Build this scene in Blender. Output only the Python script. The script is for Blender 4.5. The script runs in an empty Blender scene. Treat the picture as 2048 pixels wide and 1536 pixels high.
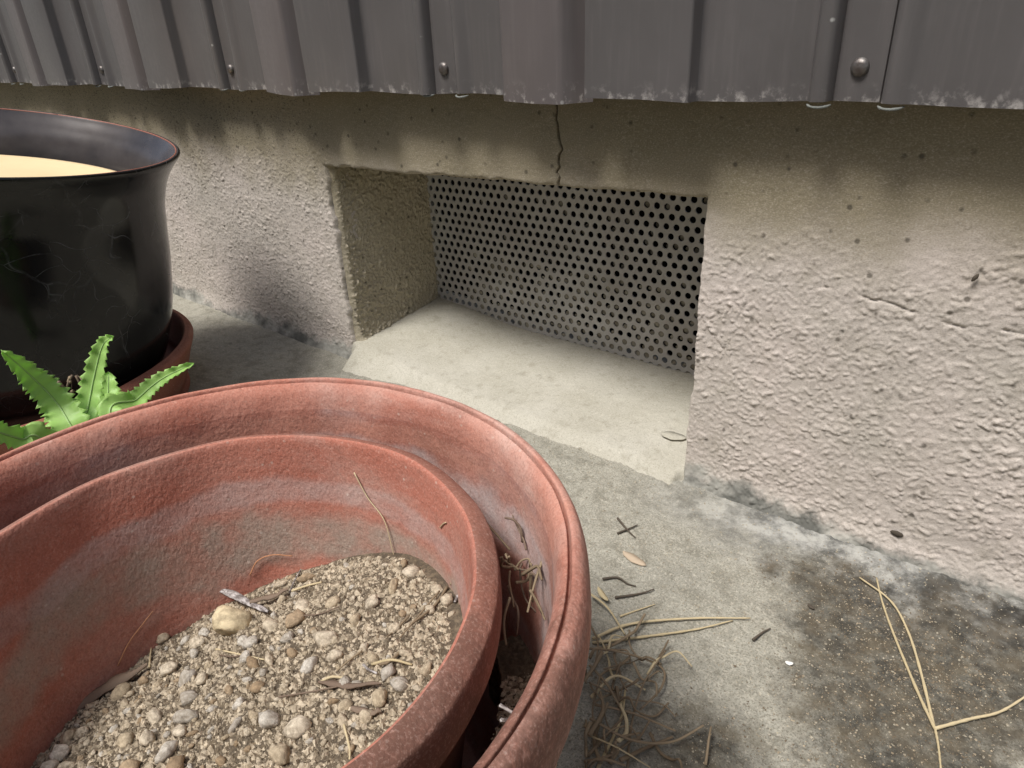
import bpy, bmesh, math, random
import numpy as np
from mathutils import Vector, Matrix

random.seed(7)
rng = np.random.default_rng(7)
scn = bpy.context.scene
C = scn.collection
PI = math.pi

# ------------------------------------------------------------------ camera
F = 1400.0                      # focal length in photograph pixels (2048 wide)
CAM_H = 0.33
_n = lambda v: v / np.linalg.norm(v)
_d3 = lambda p: np.array([p[0] - 1024.0, p[1] - 768.0, F])
_down = _n(_d3((1165, 3480)))                 # vanishing point of the verticals
_left = _d3((-840, 172))                      # vanishing point along the wall
_left = _n(_left - _down * (_left @ _down))
_Z = -_down; _X = -_left; _Y = np.cross(_Z, _X)
ROT = np.array([_X, _Y, _Z])
cam_d = bpy.data.cameras.new('camera')
cam = bpy.data.objects.new('camera', cam_d); C.objects.link(cam)
cam_d.sensor_fit = 'HORIZONTAL'; cam_d.sensor_width = 36.0
cam_d.lens = 36.0 * F / 2048.0
cam_d.clip_start = 0.01; cam_d.clip_end = 300
r_, u_, b_ = ROT[:, 0], -ROT[:, 1], -ROT[:, 2]
cam.matrix_world = Matrix(((r_[0], u_[0], b_[0], 0), (r_[1], u_[1], b_[1], 0),
                           (r_[2], u_[2], b_[2], CAM_H), (0, 0, 0, 1)))
scn.camera = cam
EYE = np.array([0, 0, CAM_H])
def ray(p): return _n(ROT @ _d3(p))
def on_z(p, z): r = ray(p); return EYE + r * ((z - CAM_H) / r[2])
def on_y(p, y): r = ray(p); return EYE + r * (y / r[1])
def at_d(p, d): return EYE + ray(p) * d

# ------------------------------------------------------------------ light
SUN_TO = Vector((-0.08, -0.45, 0.88)).normalized()     # direction towards the sun
world = bpy.data.worlds.new('World'); scn.world = world; world.use_nodes = True
wn = world.node_tree; wn.nodes.clear()
sky = wn.nodes.new('ShaderNodeTexSky'); sky.sky_type = 'NISHITA'; sky.sun_disc = False
sky.sun_elevation = math.asin(SUN_TO.z); sky.sun_rotation = math.atan2(SUN_TO.x, SUN_TO.y)
sky.air_density = 1.0; sky.dust_density = 4.0; sky.ozone_density = 1.0
bg = wn.nodes.new('ShaderNodeBackground'); bg.inputs[1].default_value = 0.05
wo = wn.nodes.new('ShaderNodeOutputWorld')
wn.links.new(sky.outputs[0], bg.inputs[0]); wn.links.new(bg.outputs[0], wo.inputs[0])
sl = bpy.data.lights.new('sun', 'SUN'); sl.energy = 1.5; sl.angle = math.radians(18); sl.color = (1, .98, .955)
so = bpy.data.objects.new('sun', sl); C.objects.link(so)
so.rotation_euler = (-SUN_TO).to_track_quat('-Z', 'Y').to_euler(); so.location = SUN_TO * 5
scn.view_settings.view_transform = 'Standard'; scn.view_settings.look = 'None'
scn.view_settings.gamma = 1; scn.view_settings.use_curve_mapping = False
scn.view_settings.exposure = 1.35

# ------------------------------------------------------------------ helpers
def hsh(ix, iy, s):
    ix = ix.astype(np.uint64); iy = iy.astype(np.uint64)
    h = (ix * np.uint64(374761393) + iy * np.uint64(668265263) + np.uint64(s * 9176 + 77)) & np.uint64(0xFFFFFFFF)
    h = ((h ^ (h >> np.uint64(13))) * np.uint64(1274126177)) & np.uint64(0xFFFFFFFF)
    h = ((h ^ (h >> np.uint64(16))) * np.uint64(2246822519)) & np.uint64(0xFFFFFFFF)
    h = h ^ (h >> np.uint64(15))
    return h.astype(np.float64) / 4294967295.0
def vn(x, y, s=0):
    x = x + 4096; y = y + 4096
    ix = np.floor(x); iy = np.floor(y); fx = x - ix; fy = y - iy
    fx = fx * fx * (3 - 2 * fx); fy = fy * fy * (3 - 2 * fy)
    a = hsh(ix, iy, s); b = hsh(ix + 1, iy, s); c = hsh(ix, iy + 1, s); d = hsh(ix + 1, iy + 1, s)
    return (a * (1 - fx) + b * fx) * (1 - fy) + (c * (1 - fx) + d * fx) * fy
def fbm(x, y, o=4, s=0):
    r = 0; a = .5
    for k in range(o): r = r + a * vn(x, y, s + k); x = x * 2.03 + 5.1; y = y * 2.03 + 1.7; a *= .5
    return r / (1 - .5 ** o)
def worley(x, y, s=0):
    x = x + 4096; y = y + 4096
    ix = np.floor(x); iy = np.floor(y); best = np.full(x.shape, 9.); bid = np.zeros(x.shape)
    for i in (-1, 0, 1):
        for j in (-1, 0, 1):
            px = ix + i + hsh(ix + i, iy + j, s); py = iy + j + hsh(ix + i, iy + j, s + 31)
            d = np.hypot(x - px, y - py); m = d < best
            best = np.where(m, d, best); bid = np.where(m, hsh(ix + i, iy + j, s + 57), bid)
    return best, bid
def sst(a, b, x):
    t = np.clip((x - a) / (b - a), 0, 1); return t * t * (3 - 2 * t)

def new_obj(name, me, parent=None, mat=None):
    o = bpy.data.objects.new(name, me); C.objects.link(o)
    if mat is not None and me is not None and not me.materials: me.materials.append(mat)
    if parent is not None: o.parent = parent
    return o
def empty(name, loc=(0, 0, 0)):
    o = bpy.data.objects.new(name, None); C.objects.link(o); o.location = loc; o.empty_display_size = .02
    return o
def tag(o, label=None, cat=None, group=None, kind=None):
    if label: o['label'] = label
    if cat: o['category'] = cat
    if group: o['group'] = group
    if kind: o['kind'] = kind
    return o
def np_mesh(name, verts, faces, smooth=True):
    """verts (n,3) and quads or tris (m,k) -> mesh, quickly"""
    verts = np.asarray(verts, np.float32); faces = np.asarray(faces, np.int32)
    me = bpy.data.meshes.new(name); k = faces.shape[1]
    me.vertices.add(len(verts)); me.vertices.foreach_set('co', verts.ravel())
    me.loops.add(faces.size); me.loops.foreach_set('vertex_index', faces.ravel())
    me.polygons.add(len(faces)); me.polygons.foreach_set('loop_start', np.arange(0, faces.size, k, dtype=np.int32))
    me.polygons.foreach_set('loop_total', np.full(len(faces), k, np.int32))
    me.polygons.foreach_set('use_smooth', np.full(len(faces), smooth))
    me.update(calc_edges=True); me.validate(); return me
def grid_faces(nx, ny, keep=None):
    i, j = np.meshgrid(np.arange(nx - 1), np.arange(ny - 1), indexing='ij')
    a = (i * ny + j); f = np.stack([a, a + ny, a + ny + 1, a + 1], -1).reshape(-1, 4)
    if keep is not None: f = f[keep.reshape(-1)]
    return f
def lathe(prof, seg=128, wob=0.0, seed=0):
    """profile [(r,z)] revolved about z; returns verts, quads; wob = radial unevenness"""
    prof = np.array(prof); t = np.linspace(0, 2 * PI, seg, endpoint=False)
    # resample profile finely
    d = np.r_[0, np.cumsum(np.hypot(*np.diff(prof, axis=0).T))]
    V = np.zeros((seg, len(prof), 3))
    rr = prof[:, 0][None] * np.ones((seg, 1)); zz = prof[:, 1][None] * np.ones((seg, 1))
    if wob:
        cx = np.cos(t)[:, None] * 3; sx = np.sin(t)[:, None] * 3
        nz = fbm(cx + d[None] * 22, sx + d[None] * 17, 3, seed) - .5
        n2 = fbm(cx * .5 + 0 * d[None], sx * .5 + 9, 2, seed + 9) - .5
        rr = rr + wob * (nz + 1.6 * n2) * (rr > .01); zz = zz + wob * .8 * (fbm(cx * .7 + 3, sx * .7 + 0 * d[None], 3, seed + 4) - .5)
    V[..., 0] = rr * np.cos(t)[:, None]; V[..., 1] = rr * np.sin(t)[:, None]; V[..., 2] = zz
    m = len(prof); i, j = np.meshgrid(np.arange(seg), np.arange(m - 1), indexing='ij')
    a = i * m + j; b = ((i + 1) % seg) * m + j
    return V.reshape(-1, 3), np.stack([a, b, b + 1, a + 1], -1).reshape(-1, 4)
def spline(pts, n):
    """Catmull-Rom through 3D points"""
    P = np.array(pts, float); P = np.vstack([2 * P[0] - P[1], P, 2 * P[-1] - P[-2]]); out = []
    m = len(P) - 3; t = np.linspace(0, m - 1e-6, n)
    for u in t:
        k = int(u); f = u - k; a, b, c, d = P[k:k + 4]
        out.append(.5 * ((2 * b) + (c - a) * f + (2 * a - 5 * b + 4 * c - d) * f * f + (3 * b - a - 3 * c + d) * f ** 3))
    return np.array(out)
def tube(pts, rad, sides=6, flat=1.0):
    """tube along points, radius per point or a number; flat squashes it; returns verts, quads"""
    P = np.array(pts, float); n = len(P); rad = np.broadcast_to(rad, n)
    T = np.gradient(P, axis=0); T /= np.linalg.norm(T, axis=1)[:, None] + 1e-12
    U = np.cross(T, [0.13, .21, .97]); U /= np.linalg.norm(U, axis=1)[:, None] + 1e-12
    W = np.cross(T, U); a = np.linspace(0, 2 * PI, sides, endpoint=False)
    V = P[:, None] + rad[:, None, None] * (np.cos(a)[None, :, None] * U[:, None] + flat * np.sin(a)[None, :, None] * W[:, None])
    i, j = np.meshgrid(np.arange(n - 1), np.arange(sides), indexing='ij')
    q = i * sides + j; p = i * sides + (j + 1) % sides
    Fq = np.stack([q, p, p + sides, q + sides], -1).reshape(-1, 4)
    caps = [[k, k + 1, k + 2, k + 3] for k in ()]
    V = V.reshape(-1, 3)
    # close both ends with quads onto a centre point
    c0 = len(V); V = np.vstack([V, P[0], P[-1]])
    e = []
    for k in range(0, sides, 2):
        e.append([c0, (k + 2) % sides, k + 1, k]); o = (n - 1) * sides
        e.append([c0 + 1, o + k, o + k + 1, o + (k + 2) % sides])
    return V, np.vstack([Fq, np.array(e)])
def join(parts):
    V = []; Fs = []; o = 0
    for v, f in parts: V.append(v); Fs.append(np.asarray(f) + o); o += len(v)
    return np.vstack(V), np.vstack(Fs)

# --------------------------------------------------------------- materials
class NT:
    def __init__(s, name):
        s.m = bpy.data.materials.new(name); s.m.use_nodes = True; s.t = s.m.node_tree; s.t.nodes.clear()
        s.out = s.t.nodes.new('ShaderNodeOutputMaterial'); s.b = s.t.nodes.new('ShaderNodeBsdfPrincipled')
        s.t.links.new(s.b.outputs[0], s.out.inputs[0])
        s.tc = s.t.nodes.new('ShaderNodeTexCoord'); s.obj = s.tc.outputs['Object']
    def set(s, sock, v):
        if isinstance(v, bpy.types.NodeSocket): s.t.links.new(v, sock)
        elif v is not None:
            if hasattr(sock, 'default_value') and sock.type == 'RGBA' and len(v) == 3: v = (*v, 1)
            sock.default_value = v
    def node(s, typ, ins=None, **kw):
        n = s.t.nodes.new('ShaderNode' + typ)
        for k, v in kw.items(): setattr(n, k, v)
        for k, v in (ins or {}).items(): s.set(n.inputs[k], v)
        return n
    def map(s, scale=(1, 1, 1), loc=(0, 0, 0), rot=(0, 0, 0), vec=None):
        return s.node('Mapping', {'Vector': vec or s.obj, 'Scale': scale, 'Location': loc, 'Rotation': rot}).outputs[0]
    def noise(s, sc, det=4, rough=.55, vec=None, dist=0):
        return s.node('TexNoise', {'Vector': vec or s.obj, 'Scale': sc, 'Detail': det, 'Roughness': rough, 'Distortion': dist}).outputs[0]
    def vor(s, sc, vec=None, feat='F1', out='Distance'):
        return s.node('TexVoronoi', {'Vector': vec or s.obj, 'Scale': sc}, feature=feat).outputs[out]
    def ramp(s, v, *stops):
        n = s.node('ValToRGB', {'Fac': v}); e = n.color_ramp.elements
        while len(e) > 1: e.remove(e[-1])
        for i, (p, c) in enumerate(stops):
            c = (c, c, c) if isinstance(c, (int, float)) else c
            x = e[0] if i == 0 else e.new(p)
            x.position = p; x.color = (*c, 1)
        return n.outputs[0]
    def mix(s, f, a, b, mode='MIX'):
        n = s.node('Mix', data_type='RGBA', blend_type=mode)
        s.set(n.inputs[0], f); s.set(n.inputs[6], a); s.set(n.inputs[7], b); return n.outputs[2]
    def math(s, op, a, b=0.0, clamp=False):
        n = s.node('Math', operation=op, use_clamp=clamp); s.set(n.inputs[0], a); s.set(n.inputs[1], b); return n.outputs[0]
    def sep(s, vec=None): return s.node('SeparateXYZ', {0: vec or s.obj}).outputs
    def near(s, p, r0, r1, warp=None):
        """1 inside r0 of world point p, 0 beyond r1, edge warped by a 0..1 noise"""
        d = s.node('VectorMath', {0: s.obj, 1: p}, operation='DISTANCE').outputs['Value']
        if warp is not None: d = s.math('ADD', d, s.math('MULTIPLY', s.math('SUBTRACT', warp, .5), r1 * 1.4))
        return s.node('MapRange', {'Value': d, 'From Min': r0, 'From Max': r1, 'To Min': 1.0, 'To Max': 0.0}, interpolation_type='SMOOTHSTEP').outputs[0]
    def bump(s, h, strength=.3, dist=.001, prev=None):
        ins = {'Height': h, 'Strength': strength, 'Distance': dist}
        if prev is not None: ins['Normal'] = prev
        return s.node('Bump', ins).outputs[0]
    def done(s, col=None, rough=None, normal=None, **kw):
        if col is not None: s.set(s.b.inputs['Base Color'], col)
        if rough is not None: s.set(s.b.inputs['Roughness'], rough)
        if normal is not None: s.set(s.b.inputs['Normal'], normal)
        for k, v in kw.items(): s.set(s.b.inputs[k.replace('_', ' ')], v)
        return s.m

M = {}
def mat_wall(name, paint, paint2, base_grey=True):
    t = NT(name); x, y, z = t.sep()
    n1 = t.noise(9, 5); n2 = t.noise(60, 5); n3 = t.noise(330, 3)
    col = t.mix(t.ramp(n1, (.35, 0.), (.68, 1.)), paint, paint2)
    col = t.mix(t.math('MULTIPLY', t.ramp(n2, (.52, 0.), (.75, 1.)), .35), col, (.30, .27, .21))
    # smoother skim coat under the cladding, its shade painted in as an olive band
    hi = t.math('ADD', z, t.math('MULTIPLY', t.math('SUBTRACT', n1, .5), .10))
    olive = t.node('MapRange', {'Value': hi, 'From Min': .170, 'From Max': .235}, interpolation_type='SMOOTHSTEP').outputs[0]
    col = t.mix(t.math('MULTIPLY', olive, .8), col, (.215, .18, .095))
    # fine grain, dark pits and scoured specks
    n5 = t.noise(820, 2, .7, t.map((1, 1, 1.5)))
    col = t.mix(t.math('MULTIPLY', t.ramp(n5, (.50, 0.), (.70, 1.)), .42), col, (.17, .145, .11))
    col = t.mix(t.math('MULTIPLY', t.ramp(n5, (.30, 1.), (.47, 0.)), .30), col, (.68, .62, .56))
    pit = t.ramp(t.vor(95), (.0, 1.), (.10, 1.), (.2, 0.))
    pit = t.math('MULTIPLY', pit, t.ramp(n2, (.46, 0.), (.56, 1.)))
    col = t.mix(t.math('MULTIPLY', pit, .75), col, (.07, .06, .045))
    spk = t.ramp(t.noise(430, 3, .7, t.map((.75, .75, 1.5), (0, 0, 0), (0, .35, 0))), (.55, 0.), (.64, 1.))
    lf = t.node('MapRange', {'Value': x, 'From Min': -.58, 'From Max': -.64}).outputs[0]
    spk = t.math('MULTIPLY', spk, t.math('MULTIPLY', lf, t.ramp(n1, (.3, .45), (.6, 1.))))
    col = t.mix(t.math('MULTIPLY', spk, .8), col, (.07, .06, .05))
    if base_grey:
        lo = t.math('ADD', z, t.math('MULTIPLY', t.math('SUBTRACT', t.noise(22, 8, .72), .5), .065))
        g = t.node('MapRange', {'Value': lo, 'From Min': .004, 'From Max': .016, 'To Min': 1.0, 'To Max': 0.0}, interpolation_type='SMOOTHSTEP').outputs[0]
        gc = t.mix(t.ramp(t.noise(38, 6), (.4, 0.), (.62, 1.)), (.13, .13, .115), (.40, .39, .345))
        col = t.mix(g, col, gc)
    nb = t.bump(n5, .35, .0005)
    return t.done(col, .92, nb, Specular_IOR_Level=.2)
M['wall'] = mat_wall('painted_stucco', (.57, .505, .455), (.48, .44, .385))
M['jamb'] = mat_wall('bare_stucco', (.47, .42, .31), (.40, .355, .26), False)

def mat_ground():
    t = NT('sandy_ground')
    n1 = t.noise(11, 6); n2 = t.noise(70, 6); n3 = t.noise(500, 3); n4 = t.noise(42, 8, .74)
    col = t.mix(t.ramp(n1, (.35, 0.), (.65, 1.)), (.365, .35, .29), (.29, .28, .235))
    col = t.mix(t.math('MULTIPLY', t.ramp(n2, (.47, 0.), (.66, 1.)), .6), col, (.17, .16, .125))
    col = t.mix(t.math('MULTIPLY', t.ramp(n3, (.5, 0.), (.75, 1.)), .6), col, (.55, .51, .42))
    n6 = t.noise(900, 2, .75)
    col = t.mix(t.math('MULTIPLY', t.ramp(n6, (.49, 0.), (.64, 1.)), .7), col, (.13, .12, .09))
    # pale cement smears beside the wall, and the black mossy stain
    y = t.sep()[1]
    yy = t.math('ADD', y, t.math('MULTIPLY', t.math('SUBTRACT', t.noise(18, 8, .72), .5), .12))
    g = t.node('MapRange', {'Value': yy, 'From Min': .36, 'From Max': .42}, interpolation_type='SMOOTHSTEP').outputs[0]
    x = t.sep()[0]
    g = t.math('MULTIPLY', g, t.node('MapRange', {'Value': x, 'From Min': -.24, 'From Max': -.12}).outputs[0])
    gc = t.mix(t.ramp(n4, (.42, 0.), (.6, 1.)), (.13, .13, .12), (.40, .395, .36))
    col = t.mix(g, col, gc)
    moss = None
    for px, a, b in (((1690, 1190), .018, .05), ((1760, 1290), .03, .07), ((1900, 1330), .035, .075), ((1800, 1440), .03, .075),
                     ((1545, 1135), .002, .016), ((1960, 1270), .02, .06), ((1420, 1500), .005, .04)):
        p = on_z(px, 0); k = t.near(tuple(p), a, b, n4); moss = k if moss is None else t.math('MAXIMUM', moss, k)
    mc = t.mix(t.ramp(n2, (.4, 0.), (.65, 1.)), (.022, .019, .015), (.085, .068, .045))
    mk = t.math('MULTIPLY', moss, t.ramp(t.noise(120, 5, .7), (.3, .5), (.55, .86)))
    col = t.mix(mk, col, mc)
    nb = t.bump(n6, .45, .0006)
    return t.done(col, .95, nb, Specular_IOR_Level=.15)
M['ground'] = mat_ground()
def mat_sill():
    t = NT('dusty_cement'); n1 = t.noise(18, 6); n2 = t.noise(420, 3)
    col = t.mix(t.ramp(n1, (.35, 0.), (.65, 1.)), (.41, .39, .32), (.48, .46, .39))
    col = t.mix(t.math('MULTIPLY', t.ramp(n2, (.52, 0.), (.75, 1.)), .4), col, (.62, .58, .50))
    col = t.mix(t.math('MULTIPLY', t.ramp(t.noise(850, 2, .75), (.5, 0.), (.68, 1.)), .45), col, (.17, .155, .115))
    col = t.mix(t.math('MULTIPLY', t.ramp(t.noise(90, 5), (.55, 0.), (.75, 1.)), .4), col, (.2, .18, .13))
    return t.done(col, .95, t.bump(n2, .4, .0006), Specular_IOR_Level=.15)
M['sill'] = mat_sill()
def mat_siding(name, c1, c2):
    t = NT(name); n = t.noise(7, 5); fine = t.noise(260, 4)
    st = t.noise(30, 5, vec=t.map((8, 8, .6)))
    col = t.mix(t.ramp(n, (.35, 0.), (.7, 1.)), c1, c2)
    col = t.mix(t.math('MULTIPLY', t.ramp(st, (.5, 0.), (.8, 1.)), .2), col, (.20, .18, .175))
    z = t.sep()[2]
    lo = t.node('MapRange', {'Value': z, 'From Min': .2845, 'From Max': .298, 'To Min': 1.0, 'To Max': 0.0}).outputs[0]
    ch = t.math('MULTIPLY', t.math('POWER', lo, 2.0), t.ramp(t.noise(130, 6, .7), (.52, 0.), (.66, 1.)))
    col = t.mix(t.math('MULTIPLY', ch, .7), col, (.50, .47, .44))
    sp = t.ramp(t.vor(36), (.0, 1.), (.035, 1.), (.055, 0.))
    sp = t.math('MULTIPLY', sp, t.ramp(t.noise(11), (.52, 0.), (.6, 1.)))
    col = t.mix(t.math('MULTIPLY', sp, .7), col, (.5, .5, .47))
    nb = t.bump(fine, .08, .0004); nb = t.bump(n, .15, .004, nb)
    return t.done(col, t.math('ADD', .30, t.math('MULTIPLY', fine, .22)), nb, Metallic=.0, Specular_IOR_Level=.6)
M['siding'] = mat_siding('painted_sheet_metal', (.080, .074, .072), (.105, .097, .095))
M['siding_lap'] = mat_siding('painted_sheet_metal_warm', (.092, .081, .079), (.115, .10, .098))
def simple(name, col, rough=.6, metal=0, bs=None, var=None, spec=.5):
    t = NT(name); c = col; nb = None
    if var: c = t.mix(t.ramp(t.noise(var[1], 5), (.35, 0.), (.65, 1.)), col, var[0])
    if bs: nb = t.bump(t.noise(bs[0], 4), bs[1], bs[2])
    return t.done(c, rough, nb, Metallic=metal, Specular_IOR_Level=spec)
M['screw'] = simple('weathered_screw', (.20, .19, .18), .45, .7, (300, .4, .0008), ((.12, .10, .09), 160))
M['closure'] = simple('pale_sealant', (.17, .18, .165), .8, 0, (400, .4, .0006))
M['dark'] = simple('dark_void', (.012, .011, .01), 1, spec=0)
def mat_grille():
    t = NT('galvanised_sheet'); n = t.noise(14, 6, .6); n2 = t.noise(520, 3, .7); z = t.sep()[2]
    col = t.mix(t.ramp(n, (.3, 0.), (.7, 1.)), (.40, .385, .36), (.56, .55, .525))
    col = t.mix(t.math('MULTIPLY', t.ramp(t.noise(5, 4), (.45, 0.), (.65, 1.)), .35), col, (.25, .20, .185))
    col = t.mix(t.math('MULTIPLY', t.ramp(n2, (.5, 0.), (.75, 1.)), .4), col, (.36, .34, .30))
    d = t.node('MapRange', {'Value': t.math('ADD', z, t.math('MULTIPLY', t.math('SUBTRACT', n, .5), .06)), 'From Min': .015, 'From Max': .05, 'To Min': 1.0, 'To Max': 0.0}).outputs[0]
    col = t.mix(t.math('MULTIPLY', d, .8), col, (.42, .41, .385))
    return t.done(col, .62, t.bump(n2, .2, .0004), Metallic=.15, Specular_IOR_Level=.4)
M['grille'] = mat_grille()
M['clog'] = simple('dust_in_holes', (.36, .335, .27), .95, 0, (500, .5, .0008), ((.16, .14, .105), 40), .1)
def mat_terra(name, c1, c2, white, wamt, dark, bands=(), dirt=(), grit=1.0):
    """bands: (height, half width, colour, amount) of dust or lime rings; dirt: (point, r0, r1) in the pot's own space"""
    t = NT(name); z = t.sep()[2]
    n1 = t.noise(26, 5, .62); n2 = t.noise(480, 3, .6, t.map((1, 1, .75))); n4 = t.noise(60, 5, .65)
    col = t.mix(t.ramp(n1, (.35, 0.), (.66, 1.)), c1, c2)
    nb_ = t.noise(1, 5, .6, t.map((9, 9, 30)), .6)
    w = t.math('MULTIPLY', t.ramp(nb_, (.46, 0.), (.66, 1.)), t.ramp(n4, (.30, .2), (.6, 1.)))
    col = t.mix(t.math('MULTIPLY', w, wamt), col, white)
    for hh, hw, bc, am in bands:
        wz = t.math('ADD', z, t.math('MULTIPLY', t.math('SUBTRACT', t.noise(13, 5, .6, t.map(loc=(hh * 70, 2, 1))), .5), hw * 3.2))
        d = t.math('ABSOLUTE', t.math('SUBTRACT', wz, hh))
        k = t.node('MapRange', {'Value': d, 'From Min': hw * .45, 'From Max': hw, 'To Min': 1.0, 'To Max': 0.0}, interpolation_type='SMOOTHSTEP').outputs[0]
        k = t.math('MULTIPLY', k, t.ramp(n4, (.28, .35), (.62, 1.)))
        col = t.mix(t.math('MULTIPLY', k, am), col, bc)
    k = t.math('MULTIPLY', t.ramp(t.noise(16, 5, .65, t.map(loc=(3, 1, 2))), (.52, 0.), (.72, 1.)), dark)
    for p, r0, r1 in dirt: k = t.math('MAXIMUM', k, t.math('MULTIPLY', t.near(p, r0, r1, n4), .8))
    col = t.mix(t.math('MULTIPLY', k, t.ramp(n2, (.3, .7), (.6, 1.))), col, (.105, .060, .045))
    sp = t.math('MULTIPLY', t.ramp(t.vor(210), (0., 1.), (.10, 1.), (.17, 0.)), t.ramp(n4, (.5, 0.), (.62, 1.)))
    col = t.mix(t.math('MULTIPLY', sp, .5), col, (.58, .50, .43))
    col = t.mix(t.math('MULTIPLY', t.ramp(n2, (.54, 0.), (.74, 1.)), .30 * grit), col, (.22, .11, .08))
    col = t.mix(t.math('MULTIPLY', t.ramp(n2, (.26, 1.), (.42, 0.)), .22 * grit), col, (.56, .38, .31))
    n5 = t.noise(1100, 2, .7)
    col = t.mix(t.math('MULTIPLY', t.ramp(n5, (.52, 0.), (.7, 1.)), .35), col, (.14, .075, .055))
    col = t.mix(t.math('MULTIPLY', t.ramp(n5, (.3, 1.), (.46, 0.)), .22), col, (.62, .45, .38))
    b = t.bump(n4, .22, .002); b = t.bump(n2, .7 * grit, .0007, b)
    return t.done(col, .9, b, Specular_IOR_Level=.2)
DUST = (.34, .275, .225); LIME = (.46, .40, .385)
M['terra_rim'] = mat_terra('terracotta_rim', (.42, .165, .115), (.52, .25, .185), (.58, .42, .36), .8, .45, (), (((.125, -.02, .165), .04, .10), ((.10, -.09, .165), .06, .12)))
M['terra_out'] = mat_terra('terracotta_outer', (.36, .14, .10), (.44, .20, .145), (.46, .37, .345), .8, .5, ((.138, .016, LIME, .75), (.158, .006, (.50, .25, .18), .5)))
M['terra_body'] = mat_terra('terracotta_body', (.36, .20, .14), (.40, .25, .18), (.44, .36, .30), .6, .3)
M['terra_in'] = mat_terra('terracotta_inner', (.40, .145, .10), (.46, .19, .135), (.42, .34, .29), .45, .25, ((.100, .020, DUST, .92), (.122, .008, (.45, .36, .33), .6)), (), 1.2)
M['terra_in_rim'] = mat_terra('terracotta_inner_rim', (.24, .10, .07), (.32, .145, .105), (.42, .34, .29), .45, .35, (), (((.10, -.02, .145), .03, .085), ((.08, -.08, .145), .05, .10)))
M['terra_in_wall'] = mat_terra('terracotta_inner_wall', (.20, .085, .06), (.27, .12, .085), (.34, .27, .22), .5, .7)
M['terra_saucer'] = mat_terra('terracotta_saucer', (.26, .095, .065), (.33, .13, .09), (.40, .28, .23), .3, .5)
def mat_black():
    t = NT('black_glaze'); n = t.noise(6, 3)
    col = t.mix(t.ramp(n, (.4, 0.), (.7, 1.)), (.006, .006, .007), (.011, .012, .010))
    w = t.noise(9, 4); vec = t.node('VectorMath', {0: t.obj, 1: t.node('VectorMath', {0: t.node('TexNoise', {'Vector': t.obj, 'Scale': 14.0}).outputs['Color'], 1: (.09, .09, .09)}, operation='MULTIPLY').outputs[0]}, operation='ADD').outputs[0]
    e = t.vor(30, vec, 'DISTANCE_TO_EDGE'); e2 = t.vor(17, t.map((1, 1, .35), vec=vec), 'DISTANCE_TO_EDGE')
    l = t.math('MAXIMUM', t.ramp(e, (0., 1.), (.006, .5), (.014, 0.)), t.math('MULTIPLY', t.ramp(e2, (0., 1.), (.01, .4), (.022, 0.)), .6))
    l = t.math('MULTIPLY', l, t.ramp(t.noise(20, 5, .7), (.46, 0.), (.64, 1.)))
    col = t.mix(t.math('MULTIPLY', l, .38), col, (.20, .21, .23))
    dust = t.math('MULTIPLY', t.ramp(t.noise(4, 6, .7), (.4, 0.), (.75, 1.)), .06)
    col = t.mix(dust, col, (.2, .2, .2))
    return t.done(col, t.math('ADD', .13, t.math('MULTIPLY', l, .5)), t.bump(t.noise(5, 3), .15, .004), Specular_IOR_Level=.32)
M['black'] = mat_black()
M['black_in'] = simple('dusty_black_glaze', (.030, .028, .030), .22, 0, (8, .2, .004), ((.075, .068, .068), 16))
M['rimline'] = simple('worn_glaze_line', (.30, .11, .07), .5)
M['cream'] = simple('cream_plastic', (.80, .63, .38), .5, 0, (30, .05, .002), ((.74, .57, .33), 9))
def mat_soil():
    t = NT('dry_potting_soil'); n1 = t.noise(40, 6); n2 = t.noise(350, 5, .65); x = t.sep()[0]
    col = t.mix(t.ramp(n1, (.35, 0.), (.65, 1.)), (.20, .155, .10), (.30, .24, .165))
    col = t.mix(t.ramp(n2, (.45, 0.), (.62, .6)), (.10, .08, .058), col)
    return t.done(col, 1, t.bump(n2, .8, .002), Specular_IOR_Level=.1)
M['soil'] = mat_soil()
def mat_peb(name, c1, c2):
    t = NT(name); n2 = t.noise(1.6, 5, .75) if 'grain' not in name and 'crumb' not in name else t.noise(500, 3)
    r = t.node('ObjectInfo').outputs['Random']
    col = t.mix(r, c1, c2); col = t.mix(t.math('MULTIPLY', t.ramp(n2, (.40, 1.), (.60, 0.)), .6), col, (.15, .115, .075))
    return t.done(col, .95, t.bump(n2, .7, .0012), Specular_IOR_Level=.15)
M['peb'] = mat_peb('pumice', (.50, .41, .28), (.66, .58, .45))
M['peb_grey'] = mat_peb('grey_stone', (.46, .42, .355), (.66, .62, .54))
M['peb_brown'] = mat_peb('brown_stone', (.34, .245, .15), (.46, .35, .23))
M['lump'] = mat_peb('yellow_pumice', (.66, .555, .36), (.70, .60, .41))
M['grain'] = mat_peb('soil_grain', (.38, .31, .21), (.56, .48, .36))
M['grain_dark'] = mat_peb('soil_crumb', (.13, .105, .075), (.2, .165, .12))
M['sand'] = mat_peb('sand_grain', (.34, .31, .235), (.46, .42, .33))
def mat_straw(name, c1, c2):
    t = NT(name); r = t.node('ObjectInfo').outputs['Random']
    col = t.mix(t.math('ADD', t.math('MULTIPLY', r, .6), t.math('MULTIPLY', t.noise(120, 3), .4)), c1, c2)
    return t.done(col, .8, t.bump(t.noise(300, 3), .3, .0005), Specular_IOR_Level=.25)
M['straw'] = mat_straw('pale_straw', (.44, .36, .21), (.55, .46, .29))
M['root'] = mat_straw('dry_root', (.15, .11, .07), (.29, .225, .145))
M['thread'] = mat_straw('rusty_thread', (.44, .20, .10), (.5, .27, .15))
M['bark'] = mat_straw('bark', (.13, .09, .065), (.22, .165, .12))
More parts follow.
